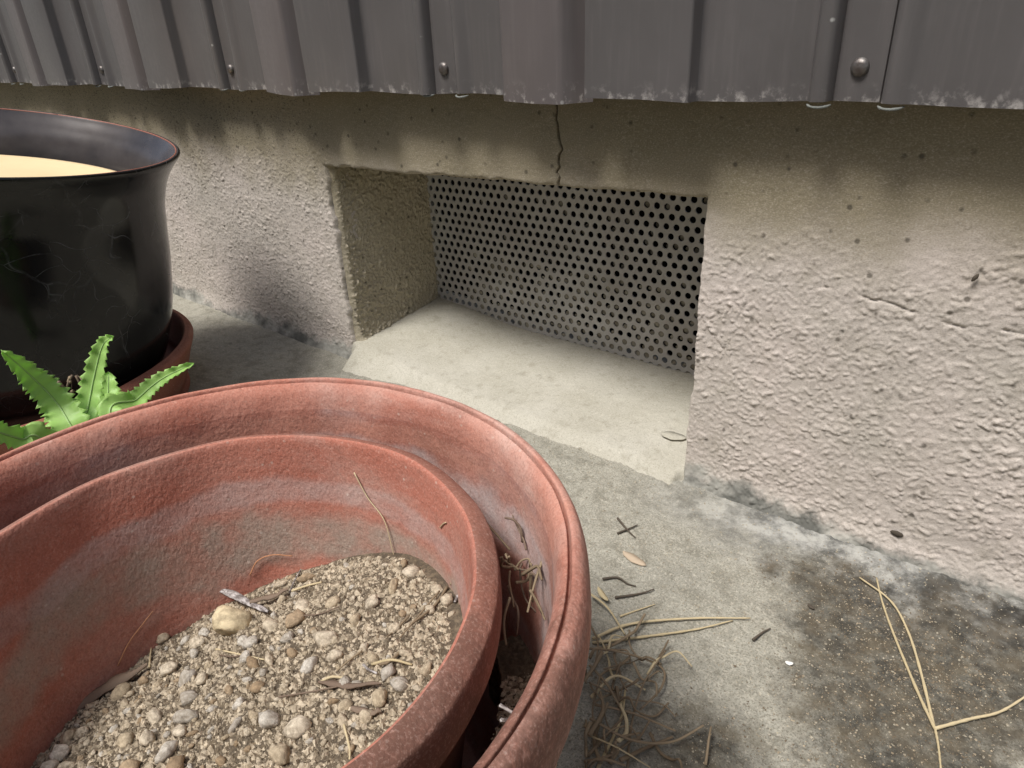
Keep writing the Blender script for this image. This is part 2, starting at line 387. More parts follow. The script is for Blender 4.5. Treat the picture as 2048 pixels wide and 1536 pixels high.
M['bark_grey'] = mat_straw('bleached_bark', (.24, .215, .195), (.40, .37, .34))
def mat_bleached():
    t = NT('bleached_bark'); n = t.noise(420, 4, .7, t.map((.4, 1, 1)))
    return t.done(t.mix(t.ramp(n, (.42, 0.), (.58, 1.)), (.16, .14, .13), (.52, .49, .47)), .9, t.bump(n, .6, .0006), Specular_IOR_Level=.2)
M['bark_grey'] = mat_bleached()
M['twig_dark'] = mat_straw('dark_twig', (.06, .05, .038), (.10, .08, .06))
def mat_fern():
    t = NT('fern_green'); n = t.noise(60, 4)
    col = t.mix(n, (.36, .58, .14), (.52, .74, .27))
    t.done(col, .45, t.bump(t.noise(110, 3), .3, .002), Specular_IOR_Level=.4)
    tr = t.node('BsdfTranslucent', {'Color': (.45, .80, .15, 1)}); ms = t.node('MixShader', {0: .4})
    t.t.links.new(t.b.outputs[0], ms.inputs[1]); t.t.links.new(tr.outputs[0], ms.inputs[2]); t.t.links.new(ms.outputs[0], t.out.inputs[0])
    return t.m
M['fern'] = mat_fern()
M['fern_rib'] = simple('fern_midrib', (.30, .47, .16), .5)
M['added_hedge'] = simple('added_hedge_leaf', (.035, .06, .022), .5, 0, None, ((.06, .10, .035), 5))

# ------------------------------------------------------------ foundation wall
YW = 0.436; YG = 0.570
NX0, NX1, NZ1 = -0.603, -0.197, 0.217           # vent opening in the wall face
def niche_dist(x, z):
    """signed distance outside (+) of the opening, wobbling edges"""
    wob = (fbm(x * 70, z * 70, 4, 3) - .5) * .0045
    dx = np.maximum(NX0 - x, x - NX1); dz = z - (NZ1 + .010 * (x - NX0) / (NX1 - NX0) - .005)
    out = np.where((dx > 0) & (dz > 0), np.hypot(np.maximum(dx, 0), np.maximum(dz, 0)), np.maximum(dx, dz))
    return out + wob
def stucco(x, z, coarse):
    """lumpy spatter relief in metres"""
    wx = x + .004 * (vn(x * 160, z * 160, 8) - .5); wz = z + .004 * (vn(x * 160, z * 160, 9) - .5)
    d1, i1 = worley(wx * 380, wz * 450, 11)
    d2, i2 = worley(wx * 170, wz * 230, 12)
    blob = np.clip(1 - d1 * 1.5, 0, 1) ** .7 * (i1 > .5) * (.2 + i1)
    big = np.clip(1 - d2 * 1.7, 0, 1) ** .8 * (i2 > .84)
    f1 = fbm(wx * 260, wz * 380, 4, 5); var = .62 + .38 * sst(.3, .7, fbm(x * 26, z * 34, 3, 25))
    return coarse * var * (.0010 * blob + .0012 * big + .0011 * (np.maximum(f1, .42) - .5)) + coarse * .0005 * (fbm(wx * 60, wz * 90, 3, 15) - .5) + .0030 * (fbm(x * 14, z * 18, 3, 6) - .5)
def wall_grid():
    xs = np.r_[np.linspace(-4, -1.35, 40)[:-1], np.linspace(-1.35, -.98, 90)[:-1], np.linspace(-.98, NX0 - .02, 260)[:-1], np.linspace(NX0 - .02, NX0, 28)[:-1],
               np.linspace(NX0, -.325, 230)[:-1], np.linspace(-.325, -.305, 60)[:-1], np.linspace(-.305, NX1, 100)[:-1], np.linspace(NX1, .10, 390)[:-1], np.linspace(.10, .35, 70)[:-1], np.linspace(.35, 3, 30)]
    zs = np.r_[np.linspace(-.05, .30, 400)[:-1], np.linspace(.30, 1.6, 14)]
    X, Z = np.meshgrid(xs, zs, indexing='ij')
    d = niche_dist(X, Z)
    rough = 1 - .82 * sst(.185, .222, Z + .05 * (fbm(X * 10, Z * 10, 2, 21) - .5) - .012 * (X < NX1))
    h = stucco(X, Z, rough)
    # left face: finer, scoured
    h = h * (1 - .3 * sst(-.55, -.62, X))
    # cracks
    cx = -.315 + .006 * (vn(Z * 60, Z * 0, 4) - .5) + .004 * (vn(Z * 240, Z * 0, 6) - .5)
    h -= .010 * np.exp(-((X - cx) / (.0004 + .0004 * vn(Z * 200, Z * 0, 7))) ** 2) * (Z > .20) * (Z < .29)
    cz = .176 + .012 * (vn(X * 22, X * 0, 14) - .5) + .003 * (vn(X * 160, X * 0, 16) - .5) - .05 * np.clip(X + .1, 0, 1)
    h -= .0014 * np.exp(-((Z - cz) / .0006) ** 2) * sst(-.17, -.13, X) * sst(.35, .65, vn(X * 70, X * 0, 19)) * (X < .15)
    # rounded arris round the opening
    rd = .0035; e = np.clip(1 - d / rd, 0, 1)
    ins = d < -.0030
    Yv = YW - h + rd * (1 - np.sqrt(np.clip(1 - e * e, 0, 1))) * .7 + np.clip(-d, 0, 1) * 6
    # foot of the wall flares a little into the ground
    Yv -= .010 * np.clip(1 - (Z + .01) / .035, 0, 1) ** 2
    V = np.stack([X, Yv, Z], -1).reshape(-1, 3)
    k = ~(ins[:-1, :-1] & ins[1:, :-1] & ins[:-1, 1:] & ins[1:, 1:])
    return np_mesh('wall_face', V, grid_faces(len(xs), len(zs), k))
wall = empty('foundation_wall', (-.4, YW, 0))
tag(wall, 'cracked beige stuccoed foundation wall with a recessed vent opening', 'wall')
def wpart(name, me, mat):
    o = new_obj(name, me, wall, mat); o.location = (.4, -YW, 0); return o
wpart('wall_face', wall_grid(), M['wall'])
def jamb_grid(x0, sgn):
    ys = np.linspace(YW + .004, YG + .01, 170); zs = np.linspace(-.03, .24, 300)
    Yv, Z = np.meshgrid(ys, zs, indexing='ij')
    h = stucco(Yv * 1.0 + 7, Z * .9, 1.9) ; fade = sst(YW + .002, YW + .012, Yv)
    # the jamb is rounded into the sill
    X = x0 + sgn * (h * fade + (.0065 if sgn > 0 else .002) * sst(YW, YW + .010, Yv) + (.008 if sgn > 0 else .001) * np.clip(1 - (Z - .012) / .03, 0, 1) ** 2 * fade)
    return np_mesh('jamb', np.stack([X, Yv, Z], -1).reshape(-1, 3), grid_faces(len(ys), len(zs)))
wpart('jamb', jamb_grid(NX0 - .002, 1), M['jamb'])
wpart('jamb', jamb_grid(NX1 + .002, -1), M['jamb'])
def lintel():
    xs = np.linspace(NX0 - .01, NX1 + .01, 160); ys = np.linspace(YW + .003, YG + .01, 60)
    X, Yv = np.meshgrid(xs, ys, indexing='ij')
    Z = NZ1 + .010 * (X - NX0) / (NX1 - NX0) - .004 + stucco(X, Yv + 3, .8)
    return np_mesh('lintel_soffit', np.stack([X, Yv, Z], -1).reshape(-1, 3), grid_faces(len(xs), len(ys)))
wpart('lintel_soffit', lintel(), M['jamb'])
def sill_z(X, Yv):
    b = .008 + .012 * (Yv - YW) / (YG - YW) + .012 * sst(-.45, -.60, X)
    b = b - .022 * sst(.440, .395, Yv) - .03 * sst(.438, .430, Yv) * (sst(NX0 + .012, NX0 - .008, X) + sst(NX1 - .006, NX1 + .006, X))
    return b + .0016 * (fbm(X * 45, Yv * 45, 4, 41) - .5) + .0007 * (fbm(X * 240, Yv * 240, 3, 43) - .5)
def sill():
    xs = np.linspace(NX0 - .02, NX1 + .02, 330); ys = np.linspace(.392, YG + .02, 160)
    X, Yv = np.meshgrid(xs, ys, indexing='ij')
    return np_mesh('sill', np.stack([X, Yv, sill_z(X, Yv)], -1).reshape(-1, 3), grid_faces(len(xs), len(ys)))
wpart('sill', sill(), M['sill'])
def box_mesh(name, x0, x1, y0, y1, z0, z1):
    bm = bmesh.new(); bmesh.ops.create_cube(bm, size=1)
    for v in bm.verts: v.co = Vector(((x0 + x1) / 2 + v.co.x * (x1 - x0), (y0 + y1) / 2 + v.co.y * (y1 - y0), (z0 + z1) / 2 + v.co.z * (z1 - z0)))
    me = bpy.data.meshes.new(name); bm.to_mesh(me); bm.free(); return me
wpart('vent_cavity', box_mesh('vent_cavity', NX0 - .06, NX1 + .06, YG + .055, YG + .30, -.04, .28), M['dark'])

# ------------------------------------------------------------ perforated vent plate
def grille_meshes():
    P = .01016; RZ = .0088; rh = .0031; seg = 14
    V = []; Fq = []; clog = []
    a = np.linspace(0, 2 * PI, seg, endpoint=False) + PI / seg
    # each hole sits in its own cell (a rectangle P x RZ): ring from the hole edge to the cell border
    ca, sa = np.cos(a), np.sin(a); sc = np.minimum((P / 2) / np.maximum(np.abs(ca), 1e-9), (RZ / 2) / np.maximum(np.abs(sa), 1e-9))
    # snap the four nearest directions to the corners so that cells tile without gaps
    bx, bz = ca * sc, sa * sc
    for qx in (-1, 1):
        for qz in (-1, 1):
            k = np.argmin((bx - qx * P / 2) ** 2 + (bz - qz * RZ / 2) ** 2); bx[k] = qx * P / 2; bz[k] = qz * RZ / 2
    tilt = math.radians(.55); th = .0012; x0 = -.6037; z0 = .1835
    ct, st_ = math.cos(tilt), math.sin(tilt)
    for r in range(-4, 22):
        for c in range(-3, 45):
            hx = x0 + (c + .5 * (r % 2)) * P; hz = z0 - r * RZ
            if hx < NX0 - .02 or hx > NX1 + .02: continue
            jit = rng.uniform(.95, 1.03)
            ring = [(hx + ca * rh * jit, hz + sa * rh * jit, 0), (hx + bx, hz + bz, 0), (hx + ca * rh * jit, hz + sa * rh * jit, th)]
            b0 = len(V) * seg
            for (xx, zz, dep) in ring:
                dx = xx - x0; dz = zz - z0
                V.append(np.stack([x0 + dx * ct - dz * st_, np.full(seg, YG + dep), z0 + dx * st_ + dz * ct], -1))
            for k in range(seg):
                k2 = (k + 1) % seg
                Fq.append((b0 + k, b0 + k2, b0 + seg + k2, b0 + seg + k)); Fq.append((b0 + 2 * seg + k, b0 + 2 * seg + k2, b0 + k2, b0 + k))
            low = sst(.13, .03, hz); mid = math.exp(-((hx + .42) / .09) ** 2) * (.35 + .4 * sst(.17, .08, hz)); right = sst(-.42, -.30, hx) * .5
            pr = .04 + .5 * low * sst(-.60, -.48, hx) + mid * .8 + right * .45
            if rng.random() < pr * .8: clog.append((hx, hz, ct, st_, x0, z0))
    plate = np_mesh('plate', np.vstack(V), np.array(Fq), False)
    CV = []; CF = []
    base = np.linspace(0, 2 * PI, 8, endpoint=False)
    for (hx, hz, *_q) in clog:
        dx = hx - x0; dz = hz - z0; cx = x0 + dx * ct - dz * st_; cz = z0 + dx * st_ + dz * ct
        full = rng.random() < .5
        oy = YG + (rng.uniform(.0008, .002) if hz < .10 else rng.uniform(.002, .005)); rr = rh * 1.06 if full else rh * rng.uniform(.6, .95)
        sx = 0 if full else rng.uniform(-.5, .5) * rh; sz = 0 if full else rng.uniform(-.9, .1) * rh
        o = len(CV); tl = rng.uniform(-.25, .25, 2)
        for k in base:
            u, w = math.cos(k) * rr, math.sin(k) * rr; CV.append((cx + sx + u, oy + tl[0] * u + tl[1] * w + .0006, cz + sz + w))
        CV.append((cx + sx, oy - .0003, cz + sz))
        for k in range(0, 8, 2): CF.append((o + 8, o + k, o + k + 1, o + (k + 2) % 8))
    return plate, np_mesh('dirt_plug', np.array(CV), np.array(CF), True)
grille = empty('vent_grille', (-.4, YG, 0)); tag(grille, 'perforated grey metal plate closing the vent opening', 'vent grille')
pm, cm = grille_meshes()
for nm, me, mt in (('plate', pm, M['grille']), ('dirt_plug', cm, M['clog'])):
    o = new_obj(nm, me, grille, mt); o.location = (.4, -YG, 0)
    if nm == 'dirt_plug': o['kind'] = 'stuff'

# ------------------------------------------------------------ metal cladding
YS = 0.405; PER = 0.2917; S0 = -0.401; ZB = 0.2845
siding = empty('metal_siding', (-.4, YS, ZB)); tag(siding, 'brown grey ribbed sheet metal siding above the foundation wall', 'siding')
# profile of one sheet: (distance along the wall from the screw line, projection towards the viewer), metres
SHEET = [(-.1612, -.0095), (-.1609, -.002), (-.1602, .0020), (-.1592, .0038), (-.157, .0042), (-.120, .0044), (-.0890, .0046), (-.0882, .0043), (-.0876, .0030), (-.0868, -.0046), (-.0862, -.0056), (-.0850, -.0060), (-.050, -.0056),
         (-.0240, -.0054), (-.0228, -.0048), (-.0215, -.0014), (-.0200, .0006), (-.0170, .0014), (-.0138, .0008), (-.0122, -.0014), (-.0114, -.0058), (-.0108, -.0072),
         (-.0100, -.0062), (-.008, -.0060), (.010, -.0060), (.0124, -.0062), (.0130, -.0082), (.0137, -.0040), (.0148, -.0018), (.0175, -.0006), (.0215, -.0012), (.0250, -.0034), (.0285, -.0046), (.0320, -.0046), (.050, -.0040), (.072, -.0034)]
LAP = [(.0600, -.0022), (.0604, -.0014), (.062, -.0008), (.090, .0034), (.1120, .0060), (.1142, .0058), (.1165, .0040), (.1205, -.0010), (.1245, -.0055), (.1285, -.0082), (.1305, -.0092)]
def sheet_mesh(name, prof, z0, z1, dz=0.0, seed=0):
    P = np.array(prof); th = .0011
    T = np.gradient(P, axis=0); T /= np.linalg.norm(T, axis=1)[:, None]
    N = np.stack([T[:, 1], -T[:, 0]], -1)         # inwards
    B = P + N * th
    zs = np.array([0, .003, .010, .03, .08, .2, .45, 1.2]); n = len(P); m = len(zs); V = []
    for k, zz in enumerate(zs):
        for Q in (P, B):
            xs = Q[:, 0]; dent = .0009 * np.exp(-zz / .03) * np.sin(xs * 70 + seed * 2.1)
            zed = z0 + zz + (dz * (xs - xs[0]) / .2 + .0009 * np.sin(xs * 45 + seed)) * math.exp(-zz / .05)
            V.append(np.stack([xs, -Q[:, 1] + dent, zed], -1))
    V = np.vstack(V); Fq = []
    def id_(k, s, i): return (k * 2 + s) * n + i
    for k in range(m - 1):
        for i in range(n - 1):
            Fq.append((id_(k, 0, i), id_(k, 0, i + 1), id_(k + 1, 0, i + 1), id_(k + 1, 0, i)))
            Fq.append((id_(k, 1, i + 1), id_(k, 1, i), id_(k + 1, 1, i), id_(k + 1, 1, i + 1)))
    for i in range(n - 1): Fq.append((id_(0, 0, i + 1), id_(0, 0, i), id_(0, 1, i), id_(0, 1, i + 1)))
    for k in range(m - 1):
        for i, fl in ((0, 0), (n - 1, 1)):
            q = [id_(k, 0, i), id_(k + 1, 0, i), id_(k + 1, 1, i), id_(k, 1, i)]; Fq.append(tuple(q[::-1]) if fl else tuple(q))
    me = np_mesh(name, V, np.array(Fq), True); me.set_sharp_from_angle(angle=math.radians(50)); return me
def screw_mesh():
    v, f = lathe([(.0001, .0030), (.0020, .0029), (.0035, .0024), (.0043, .0015), (.0046, .0004), (.0046, -.001)], 20)
    v = np.stack([v[:, 0], -v[:, 2], v[:, 1]], -1); return np_mesh('screw', v, f[:, ::-1])
SCR = screw_mesh()
def closure_mesh():
    pts = [(-.0062, .001, .0012), (-.004, -.0012, .0004), (0, -.0024, .0), (.004, -.0012, .0004), (.0062, .001, .0012)]
    return np_mesh('bead_closure', *tube(spline(pts, 12), [.0003, .0006, .0008, .0007, .0006, .0008, .0007, .0009, .0008, .0007, .0005, .0003], 6))
CLO = closure_mesh()
o = new_obj('backing_board', box_mesh('backing_board', -4, 3, .0125, .022, .006, 1.3), siding, M['dark'])
for k in range(-5, 6):
    base = S0 + k * PER; sd = k * 1.7
    o = new_obj('panel', sheet_mesh('panel', SHEET + ([(.1300, .0014)] if k == 1 else []), ZB, 1, .0006 * math.sin(sd), sd), siding, M['siding']); o.location = (base + .4, 0, -ZB)
    if k != 1: o = new_obj('panel', sheet_mesh('panel', LAP, ZB - (.0028 if k < 1 else .0002) + .0007 * math.sin(sd * 2), 1, -.002, sd + 1), siding, M['siding_lap']); o.location = (base + .4, 0, -ZB)
    sc = new_obj('screw', SCR, siding, M['screw']); sc.location = (base + .4 + .0005 * math.sin(sd), .0060, .0175); sc.rotation_euler = (0, sd, 0)
    for s in (-.0166, .0185):
        c = new_obj('bead_closure', CLO, siding, M['closure']); c.location = (base + .4 + s, .0030, -.0016)

# ------------------------------------------------------------ ground
def ground_z(X, Yv):
    far = sst(.6, 1.5, np.hypot(X + .2, Yv - .2))
    z = .004 * (fbm(X * 9, Yv * 9, 3, 51) - .5) + .0028 * (fbm(X * 45, Yv * 45, 4, 52) - .5) + .0020 * (fbm(X * 230, Yv * 230, 4, 53) - .5)
    return z * (1 - .5 * far) + .006 * sst(.38, .44, Yv) * sst(-.10, .0, X) * .6
def ground():
    xs = np.r_[-60, -25, -10, -4, np.linspace(-2, -.9, 60)[:-1], np.linspace(-.9, -.30, 170)[:-1], np.linspace(-.30, .12, 330)[:-1], np.linspace(.12, .6, 60), 1, 2, 4, 10, 25, 60]
    ys = np.r_[-60, -25, -10, -4, -2, -1, np.linspace(-.5, .08, 60)[:-1], np.linspace(.08, .47, 320), .6, 1.2, 3, 10, 60]
    X, Yv = np.meshgrid(xs, ys, indexing='ij'); Z = ground_z(X, Yv)
    Z = np.where(Yv > .5, -.06, Z)
    return np_mesh('ground', np.stack([X, Yv, Z], -1).reshape(-1, 3), grid_faces(len(xs), len(ys)))
tag(new_obj('ground', ground(), None, M['ground']), 'sandy grey ground with dark mossy stain at the foot of the wall', kind='structure')

# ------------------------------------------------------------ terracotta pots
def smooth_prof(p, n):
    q = np.array([(a, b, 0) for a, b in p]); return spline(q, n)[:, :2]
PO = (-.200, .067, 0.0); RO = .131; ZO = .180
prof_o = [(RO - .034, .002), (RO - .033, .0), (RO - .032, .004), (RO - .016, .07), (RO - .0065, .135), (RO - .0055, .148), (RO - .003, .151), (RO - .0005, .155), (RO, .165), (RO - .0006, .174), (RO - .0022, .1785), (RO - .0042, .1800),
          (RO - .0056, .1797), (RO - .0060, .1768), (RO - .0066, .1768), (RO - .0071, .1788), (RO - .0090, .1775), (RO - .0108, .1740), (RO - .0120, .167), (RO - .0132, .150), (RO - .017, .12), (RO - .025, .07), (RO - .038, .020), (RO - .050, .015), (.02, .014), (.0005, .014)]
outer_pot = empty('outer_flower_pot', PO); tag(outer_pot, 'large weathered terracotta pot holding a smaller terracotta pot', 'flower pot')
def pot_parts(root, prof, cut, wob, mats, seed):
    """body and rim as separate meshes sharing their seams"""
    P = smooth_prof(prof, len(prof) * 5); a, b = cut
    ia = np.argmin(np.abs(P[:, 1] - a[1]) + np.abs(P[:, 0] - a[0])); ib = np.argmin(np.abs(P[:, 1] - b[1]) + np.abs(P[:, 0] - b[0]))
    v, f = lathe(P, 220, wob, seed); m = len(P); j = np.arange(len(f)) % (m - 1)
    for nm, msk in (('rim', (j >= ia) & (j < ib)), ('wall', j < ia), ('inside', j >= ib)):
        ff = f[msk]; used = np.unique(ff); mp = np.zeros(len(v), int); mp[used] = np.arange(len(used))
        new_obj(nm, np_mesh(nm, v[used], mp[ff]), root, M[mats[nm]])
pot_parts(outer_pot, prof_o, ((RO - .0055, .148), (RO - .0120, .167)), .0022, dict(rim='terra_rim', wall='terra_body', inside='terra_out'), 61)
PIN = (-.204, .069, .0155); RI = .103; ZI = .165
h0 = ZI - .0155
prof_i = [(RI - .030, .001), (RI - .029, 0), (RI - .027, .004), (RI - .014, h0 - .06), (RI - .0075, h0 - .030), (RI - .0068, h0 - .025), (RI - .003, h0 - .0235), (RI - .0004, h0 - .020), (RI, h0 - .012), (RI - .0003, h0 - .0055), (RI - .0015, h0 - .0032), (RI - .0050, h0 - .0008),
          (RI - .0080, h0), (RI - .0092, h0 - .0012), (RI - .0100, h0 - .005), (RI - .0118, h0 - .018), (RI - .0150, h0 - .04), (RI - .021, h0 - .08), (RI - .034, .012), (RI - .045, .009), (.02, .009), (.0005, .009)]
inner_pot = empty('inner_flower_pot', PIN); tag(inner_pot, 'smaller red terracotta pot of dry soil nested inside the large pot', 'flower pot')
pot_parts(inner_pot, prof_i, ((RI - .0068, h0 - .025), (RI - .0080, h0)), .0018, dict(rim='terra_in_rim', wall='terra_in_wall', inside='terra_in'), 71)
_pi = smooth_prof(prof_i, 200); _in = _pi[np.argmax(_pi[:, 1]):]
def r_inside(z):   # inner radius of the small pot at world height z
    return np.interp(z - PIN[2], _in[::-1, 1], _in[::-1, 0])
# soil in the small pot
def soil_z(X, Yv):
    dx = X - PIN[0]; dy = Yv - PIN[1]
    z = np.minimum(.111 + .40 * dx + .06 * dy, .111 + .21 * dx + .06 * dy)
    z = z + .0035 * (fbm(X * 60, Yv * 60, 4, 81) - .5) + .002 * (fbm(X * 230, Yv * 230, 3, 82) - .5)
    return z
def soil():
    nr, na = 90, 240; V = []
    t = np.linspace(0, 2 * PI, na, endpoint=False)
    for k in range(nr):
        u = (k + .02) / (nr - 1); X = PIN[0] + u * .09 * np.cos(t); Yv = PIN[1] + u * .09 * np.sin(t)
        for _ in range(3):
            R = r_inside(soil_z(PIN[0] + .09 * np.cos(t), PIN[1] + .09 * np.sin(t))) + .001
            X = PIN[0] + u * R * np.cos(t); Yv = PIN[1] + u * R * np.sin(t)
        V.append(np.stack([X, Yv, soil_z(X, Yv)], -1))
    V = np.array(V).reshape(-1, 3); i, j = np.meshgrid(np.arange(nr - 1), np.arange(na), indexing='ij')
    a = i * na + j; b = i * na + (j + 1) % na
    return np_mesh('potting_soil', V, np.stack([a, a + na, b + na, b], -1).reshape(-1, 4))
tag(new_obj('potting_soil', soil(), None, M['soil']), 'dry gritty soil filling the smaller terracotta pot', 'soil', kind='stuff')
def hit_soil(p):
    z = .1
    for _ in range(6): q = on_z(p, z); z = float(soil_z(np.array([q[0]]), np.array([q[1]]))[0])
    return np.array([q[0], q[1], z])
# soil wedge trapped between the pots
def gap_soil():
    na, nr = 200, 26; t = np.linspace(math.radians(-95), math.radians(58), na); V = []
    for k in range(nr):
        u = k / (nr - 1); end = sst(0, .25, np.linspace(0, 1, na)) * sst(1, .7, np.linspace(0, 1, na))
        z = .100 + .040 * end * (.35 + .65 * u ** .7) + .004 * (fbm(t * 14, t * 0 + u * 5, 4, 91) - .5) + .003 * (fbm(t * 60, t * 0 + u * 14, 3, 92) - .5)
        r0 = .0950 + .0045 * fbm(t * 9, t * 0, 3, 93); r1 = RO - .0120 - (.150 - z).clip(0, 1) * .12
        r = r0 + (r1 - r0) * u
        V.append(np.stack([PO[0] + r * np.cos(t), PO[1] + r * np.sin(t), z - .03 * (u < .02)], -1))
    V = np.array(V).reshape(-1, 3)
    return np_mesh('trapped_soil', V, grid_faces(nr, na)[:, ::-1])
tag(new_obj('trapped_soil', gap_soil(), None, M['soil']), 'crumbly grey soil wedged between the two terracotta pots', 'soil', kind='stuff')

# ------------------------------------------------------------ pebbles and grains
def rock_mesh(seed, sub=1, rough=.25):
    bm = bmesh.new(); bmesh.ops.create_icosphere(bm, subdivisions=sub, radius=1); r = random.Random(seed)
    ax = (r.uniform(.8, 1.35), r.uniform(.65, 1.0), r.uniform(.5, .75)); off = [Vector((r.uniform(-1, 1), r.uniform(-1, 1), r.uniform(-1, 1))).normalized() for _ in range(6)]
    cut = [r.uniform(.5, .86) for _ in off]
    for v in bm.verts:
        c = v.co.normalized(); s = 1 + r.uniform(-1, 1) * rough * .45
        for n_, d_ in zip(off, cut):
            q = c.dot(n_)
            if q * s > d_: s = d_ / q
        v.co = Vector((c.x * ax[0], c.y * ax[1], c.z * ax[2])) * s
    me = bpy.data.meshes.new('rock'); bm.to_mesh(me); bm.free()
    for p in me.polygons: p.use_smooth = True
    return me
ROCK = {}
for mk in ('peb', 'peb_grey', 'peb_brown'):
    ROCK[mk] = []
    for s in range(7):
        me = rock_mesh(s + 13, 2, .2)
        co = np.array([v.co for v in me.vertices]); g = 1 + .55 * (fbm(co[:, 0] * 2.6 + 5 + s, co[:, 1] * 2.6 + co[:, 2] * 2.1, 4, s + 3) - .5)
        me.vertices.foreach_set('co', (co * g[:, None]).astype(np.float32).ravel()); me.update(); me.materials.append(M[mk]); ROCK[mk].append(me)
LUMP = []
for s_ in (3, 5):
    me = rock_mesh(s_ + 40, 3, .18)
    for v in me.vertices:
        q = np.array([v.co.x * 2.2 + 7]); w_ = np.array([v.co.y * 2.2 + v.co.z * 1.7]); v.co *= 1 + .5 * (float(fbm(q, w_, 4, s_)[0]) - .5)
    me.materials.append(M['lump']); LUMP.append(me)
def put_rock(name, mk, pos, rad, sink=.3, sq=1.0):
    me = LUMP[0] if rad > .006 else random.choice(ROCK[mk]); o = bpy.data.objects.new(name, me); C.objects.link(o)
    o.location = (pos[0], pos[1], pos[2] + rad * .75 * (1 - 2 * sink)); o.scale = (rad, rad * sq, rad * 1.1)
    o.rotation_euler = (random.uniform(-.4, .4), random.uniform(-.4, .4), random.uniform(0, 6.28)); return o
placed = []
special = [((468, 1258), .0112, 'peb', 'large yellowish pumice lump beside the grey bark strip'), ((62, 1445), .0068, 'peb', 'dusty olive stone against the inner pot wall, lower left corner'),
           ((326, 1282), .0042, 'peb', 'rounded tan stone touching the red inner wall above the bark piece'), ((225, 1355), .0040, 'peb', 'flat tan stone at the upper end of the bark piece'),
           ((505, 1290), .0036, 'peb_grey', 'smooth white grey pebble just below the large pumice lump'), ((390, 1310), .0030, 'peb_grey', 'bluish white pebble left of centre on the dry soil'),
           ((763, 1402), .0042, 'peb', 'pale egg shaped pebble at the right of the soil'), ((540, 1445), .0050, 'peb_grey', 'pitted grey pebble in the middle of the lower soil'),
           ((860, 1225), .0030, 'peb', 'tan crumb near the inner pot rim'), ((370, 1443), .0052, 'peb_grey', 'oblong grey pebble below the centre of the soil'),
           ((560, 1515), .0046, 'peb', 'pale stone at the bottom edge right of the soil'), ((808, 1130), .0030, 'peb_brown', 'orange brown grit stone at the top of the soil')]
for px, rad, mk, lab in special:
    p = hit_soil(px); placed.append((p[0], p[1], rad)); tag(put_rock('pebble', mk, p, rad, .2, .85), lab, 'pebble', 'pebbles on the potting soil')
cnt = 0; tries = 0
while cnt < 285 and tries < 20000:
    tries += 1
    px = (random.uniform(-40, 930), random.uniform(1120, 1560)); p = hit_soil(px)
    d = math.hypot(p[0] - PIN[0], p[1] - PIN[1])
    if d > float(r_inside(p[2])) - .004: continue
    w = 1.0 if px[0] < 560 else .45
    if random.random() > w * (.5 + (px[1] - 1100) / 600): continue
    rad = .0014 + .0040 * random.random() ** 2.2
    if any((p[0] - a) ** 2 + (p[1] - b) ** 2 < (rad + c) ** 2 * .75 for a, b, c in placed): continue
    placed.append((p[0], p[1], rad)); cnt += 1
    mk = random.choices(('peb', 'peb_grey', 'peb_brown'), (.62, .26, .12))[0]
    side = ('in the lower left corner' if px[0] < 200 else 'near the bark piece' if px[0] < 380 and px[1] < 1440 else 'around the large pumice lump' if px[0] < 600 and px[1] < 1350 else
            'along the back edge' if px[1] < 1230 else 'by the right inner rim' if px[0] > 740 else 'at the bottom edge' if px[1] > 1455 else 'in the middle')
    kindw = {'peb': 'tan pumice', 'peb_grey': 'grey white', 'peb_brown': 'brown'}[mk]
    size = 'larger' if rad > .0026 else 'small'
    tag(put_rock('pebble', mk, p, rad, .32, random.uniform(.65, 1)), f'{size} {kindw} pebble {side} of the dry soil', 'pebble', 'pebbles on the potting soil')
def grains(name, pts, rads, mat, label, cat):
    """many tiny angular grains in one mesh"""
    base = np.array([(1, 0, -.4), (-.5, .86, -.4), (-.5, -.86, -.4), (0, 0, 1), (.5, .86, .3), (-1, 0, .3), (.5, -.86, .3)])
    tri = np.array([(0, 4, 6), (0, 1, 4), (1, 5, 4), (1, 2, 5), (2, 6, 5), (2, 0, 6), (3, 6, 4), (3, 4, 5), (3, 5, 6)])
    n = len(pts); ang = rng.uniform(0, 2 * PI, n); s = rads[:, None] * rng.uniform(.6, 1.2, (n, 3))
    b = base[None] * (1 + rng.uniform(-.25, .25, (n, 7, 1))); x = b[..., 0] * np.cos(ang)[:, None] - b[..., 1] * np.sin(ang)[:, None]; y = b[..., 0] * np.sin(ang)[:, None] + b[..., 1] * np.cos(ang)[:, None]
    V = np.stack([x * s[:, :1], y * s[:, 1:2], b[..., 2] * s[:, 2:]], -1) + pts[:, None]
    Fq = (tri[None] + 7 * np.arange(n)[:, None, None]).reshape(-1, 3)
    return tag(new_obj(name, np_mesh(name, V.reshape(-1, 3), Fq, False), None, mat), label, cat, kind='stuff')
def soil_pts(n, seed):
    r = np.random.default_rng(seed); a = r.uniform(0, 2 * PI, n); u = np.sqrt(r.random(n))
    R = u * .083; X = PIN[0] + R * np.cos(a); Yv = PIN[1] + R * np.sin(a); Z = soil_z(X, Yv)
    k = np.hypot(X - PIN[0], Yv - PIN[1]) < r_inside(Z) - .0005
    return np.stack([X, Yv, Z], -1)[k]
p = soil_pts(20000, 1); grains('soil_grain', p, .0003 + .0016 * rng.random(len(p)) ** 4, M['grain'], 'fine pale grit over the potting soil', 'grit')
p = soil_pts(9000, 2); grains('soil_crumb', p, .0004 + .0008 * rng.random(len(p)) ** 2, M['grain_dark'], 'dark soil crumbs among the grit', 'grit')
n = 2600; a = rng.uniform(math.radians(-80), math.radians(45), n); rr = rng.uniform(.099, .116, n); u = (rr - .097) / .021
